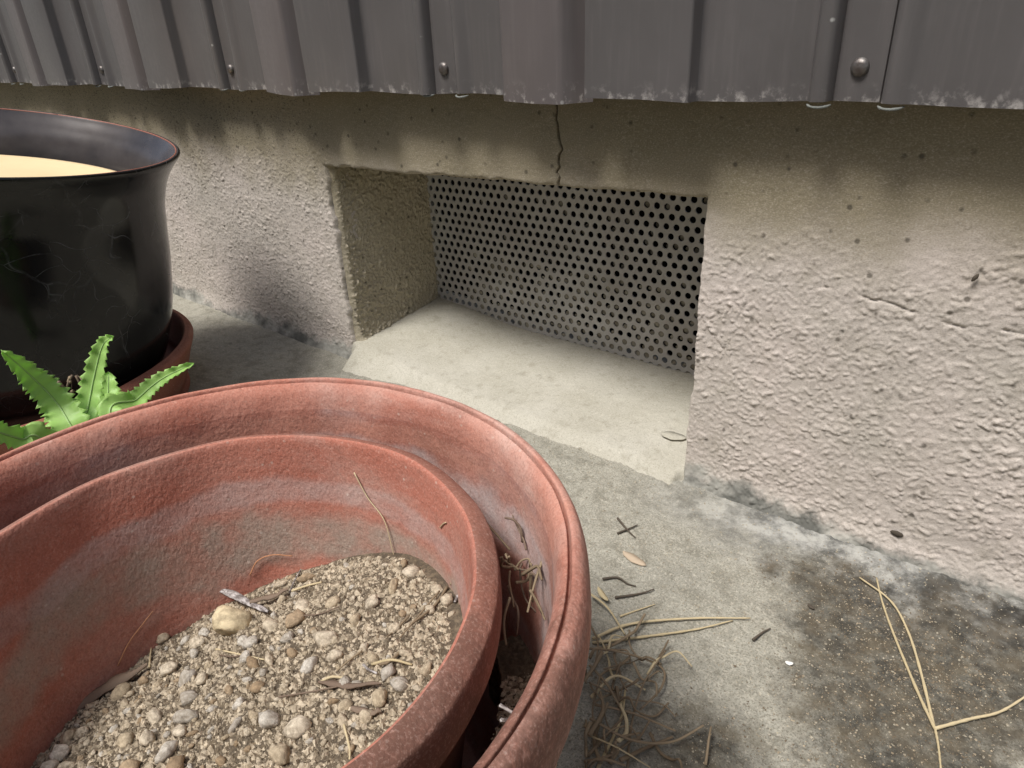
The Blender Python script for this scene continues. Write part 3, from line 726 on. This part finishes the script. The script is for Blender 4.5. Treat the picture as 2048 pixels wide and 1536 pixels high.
z = .100 + .040 * (.35 + .65 * u ** .7) * sst(math.radians(-95), math.radians(-60), a) * sst(math.radians(58), math.radians(15), a)
grains('gap_crumb', np.stack([PO[0] + rr * np.cos(a), PO[1] + rr * np.sin(a), z], -1), .0004 + .0013 * rng.random(n) ** 3, M['grain'], 'crumbs of soil in the gap between the terracotta pots', 'grit')
n = 9000; X = rng.uniform(-.34, .08, n); Yv = rng.uniform(.16, .432, n); k = np.hypot(X - PO[0], Yv - PO[1]) > .115; X, Yv = X[k], Yv[k]
grains('sand_grain', np.stack([X, Yv, ground_z(X, Yv) + .0001], -1), .0002 + .0006 * rng.random(len(X)) ** 4, M['sand'], 'pale sand grains scattered over the ground', 'sand')

n = 5200; cs = [(1700, 1200, 60), (1780, 1320, 90), (1900, 1350, 90), (1820, 1470, 120), (1420, 1490, 110), (1540, 1140, 25), (1300, 1440, 80), (1650, 1420, 90)]
pp = []
for (qx, qy, sg), m in zip(cs, (900, 1300, 1300, 1200, 300, 80, 120, 250)):
    for q in np.random.default_rng(int(qx)).normal(0, 1, (m, 2)):
        p = on_z((qx + q[0] * sg, qy + q[1] * sg * .7), 0)
        if p[1] < .432 and math.hypot(p[0] - PO[0], p[1] - PO[1]) > .116: pp.append(p)
pp = np.array(pp); pp[:, 2] = ground_z(pp[:, 0], pp[:, 1]); hf = len(pp) // 3
sh = np.random.default_rng(3).permutation(len(pp)); pp = pp[sh]
grains('dark_crumb', pp[hf:], .0002 + .0006 * rng.random(len(pp) - hf) ** 3, M['grain_dark'], 'dark crumbs strewn over the mossy stain', 'crumbs')
grains('pale_crumb', pp[:hf], .0002 + .0006 * rng.random(hf) ** 3, M['grain'], 'pale crumbs strewn over the mossy stain', 'crumbs')

# ------------------------------------------------------------ twigs, roots and straw
def strand(name, pts, rad, mat, label, cat, group=None, n=26, sides=6, flat=1.0, taper=.6, knots=0):
    P = spline(pts, n); u = np.linspace(0, 1, n); R = rad * (1 - taper * u)
    if knots: R = R * (1 + .35 * (np.sin(u * knots * PI) ** 8))
    o = new_obj(name, None); C.objects.unlink(o); bpy.data.objects.remove(o)
    me = np_mesh(name, *tube(P - P[0], R, sides, flat)); o = new_obj(name, me, None, mat); o.location = P[0]
    return tag(o, label, cat, group)
def gpts(pxs, lift): # pixel path lying on the ground
    out = []
    for k, q in enumerate(pxs):
        p = on_z(q, 0); p[2] = float(ground_z(np.array([p[0]]), np.array([p[1]]))[0]) + (lift[k] if hasattr(lift, '__len__') else lift); out.append(p)
    return out
def spts(pxs, lift):
    out = []
    for k, q in enumerate(pxs): p = hit_soil(q); p[2] += lift[k] if hasattr(lift, '__len__') else lift; out.append(p)
    return out
G1 = 'pale straw stalks on the ground'
strand('straw_stalk', gpts([(1185, 1282), (1260, 1252), (1380, 1242), (1500, 1243)], .0022), .0010, M['straw'], 'upper straw stalk of the pair pointing right from the large pot', 'straw', G1, knots=9)
strand('straw_stalk', gpts([(1185, 1288), (1290, 1276), (1390, 1262), (1465, 1246)], .0016), .0009, M['straw'], 'lower straw stalk of the pair pointing right from the large pot', 'straw', G1, knots=8)
strand('straw_stalk', gpts([(1240, 1233), (1275, 1222), (1310, 1212)], .001), .0007, M['straw'], 'short straw bit just above the pair of stalks', 'straw', G1)
fs = empty('forked_straw', tuple(gpts([(1868, 1462)], .002)[0])); tag(fs, 'forked pale grass stem lying over the dark mossy stain', 'straw')
for nm, pxs, rd in (('branch', [(1868, 1462), (1835, 1390), (1790, 1280), (1765, 1210), (1752, 1160)], .0011), ('branch', [(1866, 1455), (1840, 1345), (1815, 1265), (1780, 1205), (1718, 1158)], .0011),
                    ('branch', [(1868, 1462), (1940, 1440), (2000, 1425), (2060, 1390)], .0012), ('stem', [(1868, 1458), (1875, 1500), (1882, 1560)], .0009)):
    P = spline(gpts(pxs, .0022), 26) - np.array(fs.location); new_obj(nm, np_mesh(nm, *tube(P, rd * .75 * (1 - .4 * np.linspace(0, 1, 26)) * (1 + .3 * np.sin(np.linspace(0, 9 * PI, 26)) ** 8))), fs, M['straw'])
# tangle of dry roots beside the big pot
tangle = [[(1180, 1200), (1215, 1235), (1250, 1272)], [(1178, 1310), (1240, 1330), (1320, 1345), (1322, 1390), (1280, 1430)], [(1180, 1340), (1215, 1390), (1245, 1440)], [(1190, 1420), (1260, 1440), (1350, 1480)],
          [(1200, 1370), (1185, 1440), (1200, 1500)], [(1175, 1520), (1220, 1470), (1260, 1430)], [(1170, 1480), (1230, 1520), (1300, 1545)], [(1255, 1545), (1262, 1460), (1285, 1390), (1330, 1320)],
          [(1180, 1460), (1260, 1500), (1340, 1500), (1405, 1470)], [(1200, 1540), (1190, 1480), (1215, 1420)], [(1220, 1540), (1235, 1500), (1280, 1470)], [(1180, 1390), (1250, 1410), (1320, 1420), (1350, 1450)],
          [(1195, 1545), (1240, 1450), (1250, 1400)], [(1178, 1500), (1205, 1450), (1200, 1410)], [(1240, 1545), (1290, 1500), (1345, 1480)], [(1175, 1265), (1195, 1300), (1190, 1350)], [(1310, 1340), (1325, 1310), (1336, 1296)],
          [(1170, 1530), (1210, 1545), (1250, 1550)], [(1182, 1405), (1230, 1370), (1290, 1390)], [(1410, 1540), (1415, 1500), (1420, 1470)]]
def root_label(t_, k):
    x = sum(q[0] for q in t_) / len(t_); y = sum(q[1] for q in t_) / len(t_)
    where = 'at the top of the tangle' if y < 1340 else 'against the large pot in the tangle' if x < 1215 else 'on the outer side of the tangle' if x > 1270 else 'in the middle of the tangle' if y < 1450 else 'at the bottom of the tangle'
    return ('curled brown dry root ' if k % 6 else 'pale dry straw curl ') + where
for k in range(26):
    x0 = 1178 + 150 * random.random() ** 1.6; y0 = random.uniform(1290, 1550); an = random.uniform(0, 6.28); pts = []
    for q in range(5): pts.append((max(1172, x0), y0)); an += random.uniform(-.9, .9); st = random.uniform(12, 38); x0 += st * math.cos(an); y0 += st * math.sin(an)
    tangle.append(pts)
for k, t_ in enumerate(tangle):
    L = [random.uniform(.002, .012) for _ in t_]
    o = strand('dry_root', gpts(t_, L), random.uniform(.0005, .0013), M['root'] if k % 6 else M['straw'], root_label(t_, k), 'root', 'dry roots heaped beside the large pot', flat=.6, taper=.4)
for k, t_ in enumerate([[(1205, 1160), (1235, 1158), (1255, 1170), (1272, 1175)], [(1235, 1040), (1255, 1065), (1270, 1080)], [(1230, 1200), (1280, 1190), (1308, 1182)], [(1505, 1285), (1525, 1270), (1540, 1262)], [(1235, 1072), (1258, 1062), (1275, 1055)]]):
    strand('dark_twig', gpts(t_, .0015), .0009, M['twig_dark'], ['crooked black twig on the sand just right of the large pot', 'upper thin dark twig on the sand below the vent', 'thin dark rootlet below the crooked black twig', 'small dark twig bit near the mossy stain', 'short dark twig crossing another below the vent'][k], 'twig', 'dark twigs on the sand')
# bits lying on the potting soil
def strip(name, pxs, lift, w, mat, label, cat, th=.0006):
    P = spline(spts(pxs, lift), 20); T = np.gradient(P, axis=0); T /= np.linalg.norm(T, axis=1)[:, None]
    Sx = np.cross(T, [0, 0, 1]); Sx /= np.linalg.norm(Sx, axis=1)[:, None]; u = np.linspace(0, 1, 20); ww = w * (np.sin(np.clip(u * .9 + .08, 0, 1) * PI) ** .5) * (.6 + .8 * vn(u * 9, u * 0, int(abs(pxs[0][0]))))
    P = P + np.stack([0 * u, 0 * u, .0016 * (vn(u * 6, u * 0, 3 + int(abs(pxs[0][1]))) - .5)], -1)
    V = []
    for s, dz in ((-1, 0), (0, .35 * w), (1, 0), (1, -th), (0, .35 * w - th), (-1, -th)): V.append(P + Sx * (s * ww)[:, None] + np.array([0, 0, dz]))
    V = np.stack(V, 1).reshape(-1, 3); i, j = np.meshgrid(np.arange(19), np.arange(6), indexing='ij')
    a = i * 6 + j; b = i * 6 + (j + 1) % 6; f = np.stack([a, b, b + 6, a + 6], -1).reshape(-1, 4)
    o = new_obj(name, np_mesh(name, V - P[0], f), None, mat); o.location = P[0]; return tag(o, label, cat)
strip('bark_piece', [(105, 1462), (200, 1395), (300, 1342)], .0035, .0030, M['bark'], 'split brown bark piece lying by the left wall of the inner pot', 'bark')
strip('bark_strip', [(392, 1194), (450, 1203), (505, 1222), (540, 1235)], [.009, .008, .005, .003], .0019, M['bark_grey'], 'curled bleached bark strip above the large pumice lump', 'bark')
strip('dry_leaf', [(505, 1222), (545, 1208), (580, 1190)], [.006, .005, .004], .0014, M['bark'], 'narrow dark dry leaf next to the bleached bark strip', 'leaf')
strip('dry_leaf', [(640, 1375), (700, 1380), (765, 1378)], .003, .0012, M['bark'], 'thin brown curled leaf on the right part of the soil', 'leaf')
strip('dry_leaf', [(705, 1425), (740, 1434), (765, 1432)], .0025, .0013, M['bark'], 'small rusty brown leaf below the thin curled leaf', 'leaf')
tw = [([(905, 1120), (928, 1150), (925, 1180), (910, 1208)], .0010, 'bark_grey'), ([(900, 1122), (903, 1150), (902, 1178)], .0007, 'root'), ([(880, 1190), (840, 1240), (800, 1285)], .0006, 'root'), ([(895, 1178), (870, 1215), (820, 1260)], .0009, 'root'),
      ([(820, 1240), (790, 1265), (775, 1280)], .0007, 'root'), ([(805, 1305), (780, 1330), (760, 1340)], .0010, 'root'), ([(725, 1310), (700, 1330), (675, 1352)], .0006, 'root'), ([(580, 1190), (592, 1165), (603, 1143)], .0006, 'bark_grey'),
      ([(585, 1188), (615, 1178), (645, 1172)], .0008, 'straw'), ([(745, 1333), (785, 1330), (825, 1334)], .0008, 'straw'), ([(728, 1335), (740, 1350), (756, 1358)], .0007, 'bark_grey'), ([(640, 1372), (665, 1365), (695, 1360)], .0008, 'straw'),
      ([(840, 1440), (815, 1465), (780, 1500)], .0007, 'root'), ([(610, 1240), (640, 1232), (680, 1222)], .0005, 'bark'), ([(430, 1300), (470, 1310), (530, 1325)], .0006, 'straw'), ([(500, 1310), (470, 1320), (440, 1315)], .0005, 'bark'),
      ([(95, 1430), (125, 1405), (160, 1378)], .0005, 'root'), ([(690, 1460), (700, 1500), (702, 1530)], .0006, 'straw'), ([(560, 1405), (620, 1392), (680, 1380)], .0005, 'bark'), ([(300, 1340), (302, 1318), (304, 1300)], .0006, 'straw')]
words = ['bent bleached twig tip against the inner rim at the top right of the soil', 'short upright brown twig beside the bent bleached one', 'thin long root running down the right side of the soil', 'thicker brown twig crossing the right side of the soil', 'short root end below the long thin root',
         'stubby brown twig near the right rim below the crossing twigs', 'fine straight rootlet in the middle right of the soil', 'tiny pale upright stick at the back edge of the soil', 'pale straw bit lying along the back edge of the soil', 'straw bit right of the pale pebbles, middle right',
         'short curved white twig above the thin curled leaf', 'pale straw tip left of the thin curled leaf', 'fine root below the right hand leaf bits', 'hair thin dark rootlet behind the centre of the soil', 'straw bit just below the large pumice lump',
         'hair thin dark rootlet left of the straw below the pumice lump', 'fine brown rootlet over the stones at the lower left', 'pale straw pointing down near the bottom edge of the soil', 'hair thin dark root running into the thin curled leaf', 'tiny upright straw at the upper end of the bark piece']
for (pxs, rd, mk), lab in zip(tw, words): strand('twig', spts(pxs, [random.uniform(.0008, .003) for _ in pxs]), rd * .75, M[mk], lab, 'twig', 'twigs on the potting soil', n=16, sides=6, taper=.3)
def wall_pts(pxs):   # pixels on the inside wall of the small pot
    out = []
    for q in pxs:
        d = ray(q); best = None
        for t_ in np.linspace(.15, .6, 900):
            p = EYE + d * t_
            if p[2] < ZI - .006 and math.hypot(p[0] - PIN[0], p[1] - PIN[1]) > float(r_inside(p[2])) - .0012: best = p; break
        out.append(best if best is not None else EYE + d * .3)
    return out
for pxs, mk, lab in (([(235, 1332), (258, 1285), (288, 1245), (306, 1222)], 'thread', 'rusty thread root climbing the inner wall above the bark piece'), ([(500, 1150), (515, 1122), (545, 1110), (585, 1112)], 'thread', 'curved rusty root stuck to the back of the inner wall'),
                     ([(708, 945), (735, 995), (768, 1040), (785, 1100), (792, 1125)], 'straw', 'long pale hair root hanging down the back of the inner wall'), ([(880, 1055), (886, 1048), (892, 1045)], 'straw', 'tiny pale root speck high on the right inner wall')):
    strand('root_thread', wall_pts(pxs), .00035, M[mk], lab, 'root', n=24, sides=4, taper=.2)
# root clump in the gap between the pots
def gap_hit(px):
    z = .14
    for _ in range(1): p = on_z(px, z)
    return p
ctr = on_z((1045, 1130), .142)
for k in range(14):
    a = random.uniform(0, 6.28); pts = []
    p0 = ctr + np.array([random.uniform(-.007, .007), random.uniform(-.012, .012), random.uniform(-.006, .004)])
    v = np.array([random.uniform(-.5, .5), random.uniform(-1, 1), random.uniform(-.5, .3)]); v /= np.linalg.norm(v)
    for s in range(5): pts.append(p0.copy()); v = v + np.array([random.uniform(-.8, .8), random.uniform(-.8, .8), random.uniform(-.7, .5)]); v /= np.linalg.norm(v); p0 = p0 + v * random.uniform(.003, .007)
    for q in pts:
        d = math.hypot(q[0] - PO[0], q[1] - PO[1]); lim = min(max(d, .1055), .1165); q[0] = PO[0] + (q[0] - PO[0]) * lim / d; q[1] = PO[1] + (q[1] - PO[1]) * lim / d
    strand('gap_root', pts, random.uniform(.0004, .0008), M['root' if k % 3 else 'bark'], 'fine brown root in the clump wedged between the two pots', 'root', 'roots wedged between the two pots', n=18, sides=4, taper=.3)
for k, pxs in enumerate([[(940, 1010), (985, 1060), (1020, 1100)], [(1085, 1120), (1070, 1165), (1055, 1225)], [(1060, 1180), (1075, 1205), (1090, 1240)], [(1000, 1410), (1030, 1428), (1055, 1440)], [(1002, 1440), (1030, 1440), (1050, 1425)], [(1020, 1195), (1008, 1240), (1012, 1290)]]):
    strand('gap_twig', [on_z(q, .150 - .004 * j) for j, q in enumerate(pxs)], .0006, M['bark_grey' if k in (3, 4) else 'root'],
           ['long root lying along the back right gap between the pots', 'straight twig leaning out of the root clump in the gap', 'short twig below the root clump in the gap', 'pale twig in the gap near the bottom edge, upper of two', 'pale twig in the gap near the bottom edge, lower of two', 'wavy thread hanging in the dark gap beside the inner pot'][k], 'twig', 'twigs in the gap between the pots', n=14, sides=5, taper=.3)

# small litter: leaves and chips on the sand, specks stuck to the wall
def flat_leaf(name, p, ln, wd, rot, mat, label, normal=(0, 0, 1), curl=.15, cat='leaf'):
    n = 13; u = np.linspace(-1, 1, n); V = []
    for s_, dz in ((-1, 0), (0, 1), (1, 0), (1, -1), (0, 0), (-1, -1)):
        w = wd * (1 - u * u) ** .6 * s_ * (1 + .25 * (vn(u * 4, u * 0 + s_, 9) - .5)); V.append(np.stack([u * ln, w, curl * ln * (u * u) + .0005 * dz], -1))
    V = np.stack(V, 1).reshape(-1, 3); i, j = np.meshgrid(np.arange(n - 1), np.arange(6), indexing='ij')
    a = i * 6 + j; b = i * 6 + (j + 1) % 6
    o = new_obj(name, np_mesh(name, V, np.stack([a, b, b + 6, a + 6], -1).reshape(-1, 4)), None, mat)
    q = Vector(normal).to_track_quat('Z', 'Y'); o.rotation_mode = 'QUATERNION'; o.rotation_quaternion = q @ Matrix.Rotation(rot, 3, 'Z').to_quaternion(); o.location = tuple(p); return tag(o, label, cat)
M['pale_leaf'] = mat_straw('pale_leaf', (.42, .33, .235), (.46, .37, .27))
M['white_chip'] = simple('white_chip', (.75, .74, .70), .7)
flat_leaf('dry_leaf', gpts([(1268, 1122)], .0012)[0], .010, .0034, -.15, M['pale_leaf'], 'half buried pale tan leaf on the sand above the black twig', curl=.03)
flat_leaf('dry_leaf', gpts([(1205, 1200)], .004)[0], .006, .002, .7, M['straw'], 'small straw coloured leaf against the large pot by the roots', (.2, .1, 1))
flat_leaf('paint_flake', on_y((1352, 795), .470) * np.array([1, 1, 0]) + np.array([0, 0, .0135]), .011, .006, .2, M['sill'], 'pale flake lying on the sill against the right jamb', curl=.012, cat='flake')
flat_leaf('white_chip', gpts([(1578, 1328)], .0012)[0], .0022, .0014, .4, M['white_chip'], 'tiny white chip on the sand left of the mossy stain', curl=.1, cat='chip')
flat_leaf('dark_chip', gpts([(1622, 1214)], .0012)[0], .0026, .0012, -.4, M['twig_dark'], 'tiny dark chip at the upper left edge of the mossy stain', curl=.1, cat='chip')
flat_leaf('dark_speck', on_y((1793, 1068), YW - .0022), .0040, .0021, 0, M['twig_dark'], 'dark oval speck low on the right wall', (0, -1, 0), -.15, 'speck')
flat_leaf('dark_speck', on_y((1950, 556), YW - .0030), .0026, .0011, 1.1, M['twig_dark'], 'thin dark chip stuck high on the right wall', (0, -1, 0), -.1, 'speck')

# ------------------------------------------------------------ black glazed pot on its saucer
RB = .160
rimc = Vector((-.751, .192, .264)); Nn = Vector((.137, .137, 1)).normalized()
hB = .245
black = empty('glazed_pot', rimc - Nn * hB); black.rotation_euler = Nn.to_track_quat('Z', 'Y').to_euler()
tag(black, 'black glossy glazed pot leaning in a terracotta saucer', 'flower pot')
prof_b = [(.0005, .004), (.085, .003), (.112, .0), (.118, .004), (.126, .020), (.138, .055), (.1445, .095), (.146, .14), (.1440, .19), (.1455, .210), (.1490, .225), (.1545, .2365), (.1585, .2430), (.1600, .2462), (.1596, .2478), (.1585, .2482)]
prof_bi = [(.1585, .2482), (.1570, .2476), (.1550, .2440), (.1500, .2350), (.1430, .220), (.1385, .195), (.137, .14), (.135, .09), (.12, .03), (.0005, .02)]
new_obj('wall', np_mesh('wall', *lathe(smooth_prof(prof_b, 90), 160, .001, 5)), black, M['black'])
new_obj('inside', np_mesh('inside', *lathe(smooth_prof(prof_bi, 60), 160, .001, 5)), black, M['black_in'])
ring = [(RB * .980 * math.cos(a), RB * .980 * math.sin(a), .2474) for a in np.linspace(0, 2 * PI, 161)]
new_obj('rim_line', np_mesh('rim_line', *tube(ring, .0006, 6)), black, M['rimline'])
dcol = empty('cream_saucer', rimc - Nn * .0455); dcol.rotation_euler = black.rotation_euler
tag(dcol, 'smooth cream disc lying inside the black glazed pot', 'plate')
new_obj('plate', np_mesh('plate', *lathe([(.0005, 0), (.09, .0005), (.122, .002), (.131, .006), (.134, .0065), (.134, .004), (.124, -.002), (.0005, -.003)][::-1], 96)), dcol, M['cream'])
sau = empty('terracotta_saucer', (-.786, .157, 0)); tag(sau, 'dark red terracotta bowl under the black pot', 'saucer')
SR = .174
prof_s = [(.0005, .0), (SR - .03, 0), (SR - .02, .006), (SR - .006, .040), (SR - .001, .052), (SR - .001, .056), (SR - .005, .059), (SR - .010, .057), (SR - .018, .03), (SR - .03, .012), (.0005, .010)]
new_obj('bowl', np_mesh('bowl', *lathe(smooth_prof(prof_s, 70), 160, .0015, 15)), sau, M['terra_saucer'])

# ------------------------------------------------------------ fern
def frond(root, pts, width, rounded=False, teeth=16, seed=0, tipcurl=0):
    """serrated leaf blade with real thickness along a 3D midline, facing the viewer"""
    n = teeth * 4 + 1; P = spline(pts, n); T = np.gradient(P, axis=0); T /= np.linalg.norm(T, axis=1)[:, None]
    view = EYE - P; view /= np.linalg.norm(view, axis=1)[:, None]; view = view + np.array([.1, -.2, .5]); Sx = np.cross(T, view); Sx /= np.linalg.norm(Sx, axis=1)[:, None]; Nr = np.cross(Sx, T)
    u = np.linspace(0, 1, n); rs = np.random.default_rng(seed)
    prof = (np.sin(np.clip(u * .94 + .06, 0, 1) * PI) ** .45 if rounded else np.clip(1 - u, 0, 1) ** .36 * (.75 + .4 * np.sin(u * PI)))
    V = []; cols = 7
    for c_ in range(cols):
        s = (c_ - 3) / 3
        ph = (u * teeth) % 1; saw = 1 - .38 * ph if abs(s) == 1 else 1 - .04 * ph
        jag = 1 + .10 * (vn(u * 25, u * 0 + s * 3, seed + 5) - .5)
        w = width * prof * saw * jag * s
        ruff = .12 * width * np.sin(u * teeth * 2 * PI * .5 + s) * abs(s) ** 2 + .22 * width * abs(s)
        V.append(P + Sx * w[:, None] + Nr * ruff[:, None])
    top = np.stack(V, 1); th = .0004; bot = top - Nr[:, None] * th; m = cols
    A = np.concatenate([top.reshape(-1, 3), bot.reshape(-1, 3)]); f = grid_faces(n, m); o = n * m
    fs = [f, f[:, ::-1] + o]
    e = []
    for i in range(n - 1):
        a = i * m; e.append((a + m, a, a + o, a + m + o)); b = i * m + m - 1; e.append((b, b + m, b + m + o, b + o))
    loc = np.array(root.location)
    fo = new_obj('frond', np_mesh('frond', A - loc, np.vstack(fs + [np.array(e)])), root, M['fern'])
    v, q = tube(P + Nr * .0002 - loc, .0009 * (1 - .7 * u), 6); new_obj('midrib', np_mesh('midrib', v, q), fo, M['fern_rib'])
fern = empty('fern', (-.43, .135, 0)); tag(fern, 'bright green toothed fern between the black pot and the large terracotta pot', 'fern')
rt = np.array(fern.location)
frond(fern, [rt, at_d((175, 900), .50), at_d((115, 808), .505), at_d((60, 750), .50), at_d((2, 700), .485)], .0125, teeth=24, seed=1)
frond(fern, [rt + [.004, .003, 0], at_d((160, 890), .505), at_d((175, 820), .51), at_d((188, 755), .51), at_d((205, 692), .505), at_d((228, 672), .50)], .0088, teeth=22, seed=2)
frond(fern, [rt + [.006, .008, 0], at_d((205, 880), .52), at_d((215, 810), .53), at_d((217, 745), .535)], .0105, True, 16, seed=3)
frond(fern, [rt + [.012, .006, 0], at_d((225, 850), .50), at_d((275, 798), .515), at_d((325, 757), .52), at_d((388, 727), .525)], .0080, teeth=20, seed=4)
frond(fern, [rt + [-.01, -.006, 0], at_d((110, 900), .47), at_d((40, 878), .46), at_d((-30, 858), .45), at_d((-90, 850), .44)], .0085, teeth=18, seed=6)
# soil clump with roots by the fern
for k in range(10):
    c0 = at_d((135 + random.uniform(-30, 30), 770 + random.uniform(-20, 60)), .545); pts = [c0]
    for s in range(3): c0 = c0 + np.array([random.uniform(-.008, .008), random.uniform(-.006, .006), random.uniform(-.010, .006)]); pts.append(c0)
    strand('fern_root', pts, random.uniform(.0007, .0014), M['bark' if k % 2 else 'root'], 'old brown fern stub at the base of the bright fern', 'root', 'old stubs at the base of the fern', n=14, sides=5)

# ------------------------------------------------------------ unseen hedging, added behind the camera to darken the light and glaze reflections
added_hedge = empty('added_hedge', (0, -1.45, 0)); tag(added_hedge, 'unseen dark green hedging added behind the camera to darken light and reflections', 'added_hedge')
n = 7000; c = np.stack([rng.uniform(-4, 4, n), rng.uniform(-.22, .22, n), rng.uniform(0, 1.9, n)], -1); c[:, 1] += .1 * np.sin(c[:, 0] * 3) * np.cos(c[:, 2] * 4)
t1 = rng.normal(size=(n, 3)); t1 /= np.linalg.norm(t1, axis=1)[:, None]; t2 = np.cross(t1, rng.normal(size=(n, 3))); t2 /= np.linalg.norm(t2, axis=1)[:, None]
L = rng.uniform(.04, .09, (n, 1)); Vh = np.stack([c - t1 * L, c + t2 * L * .5, c + t1 * L, c - t2 * L * .5], 1).reshape(-1, 3)
o = new_obj('added_hedge_leaves', np_mesh('added_hedge_leaves', Vh, np.arange(4 * n).reshape(-1, 4), False), added_hedge, M['added_hedge']); o['kind'] = 'stuff'
for k in range(9):
    x = -3.6 + .9 * k; P = spline([(x, 0, 0), (x + .05, .03, .7), (x - .04, -.02, 1.5)], 10)
    new_obj('added_hedge_trunk', np_mesh('added_hedge_trunk', *tube(P, .03 * (1 - .6 * np.linspace(0, 1, 10)), 8)), added_hedge, M['bark'])
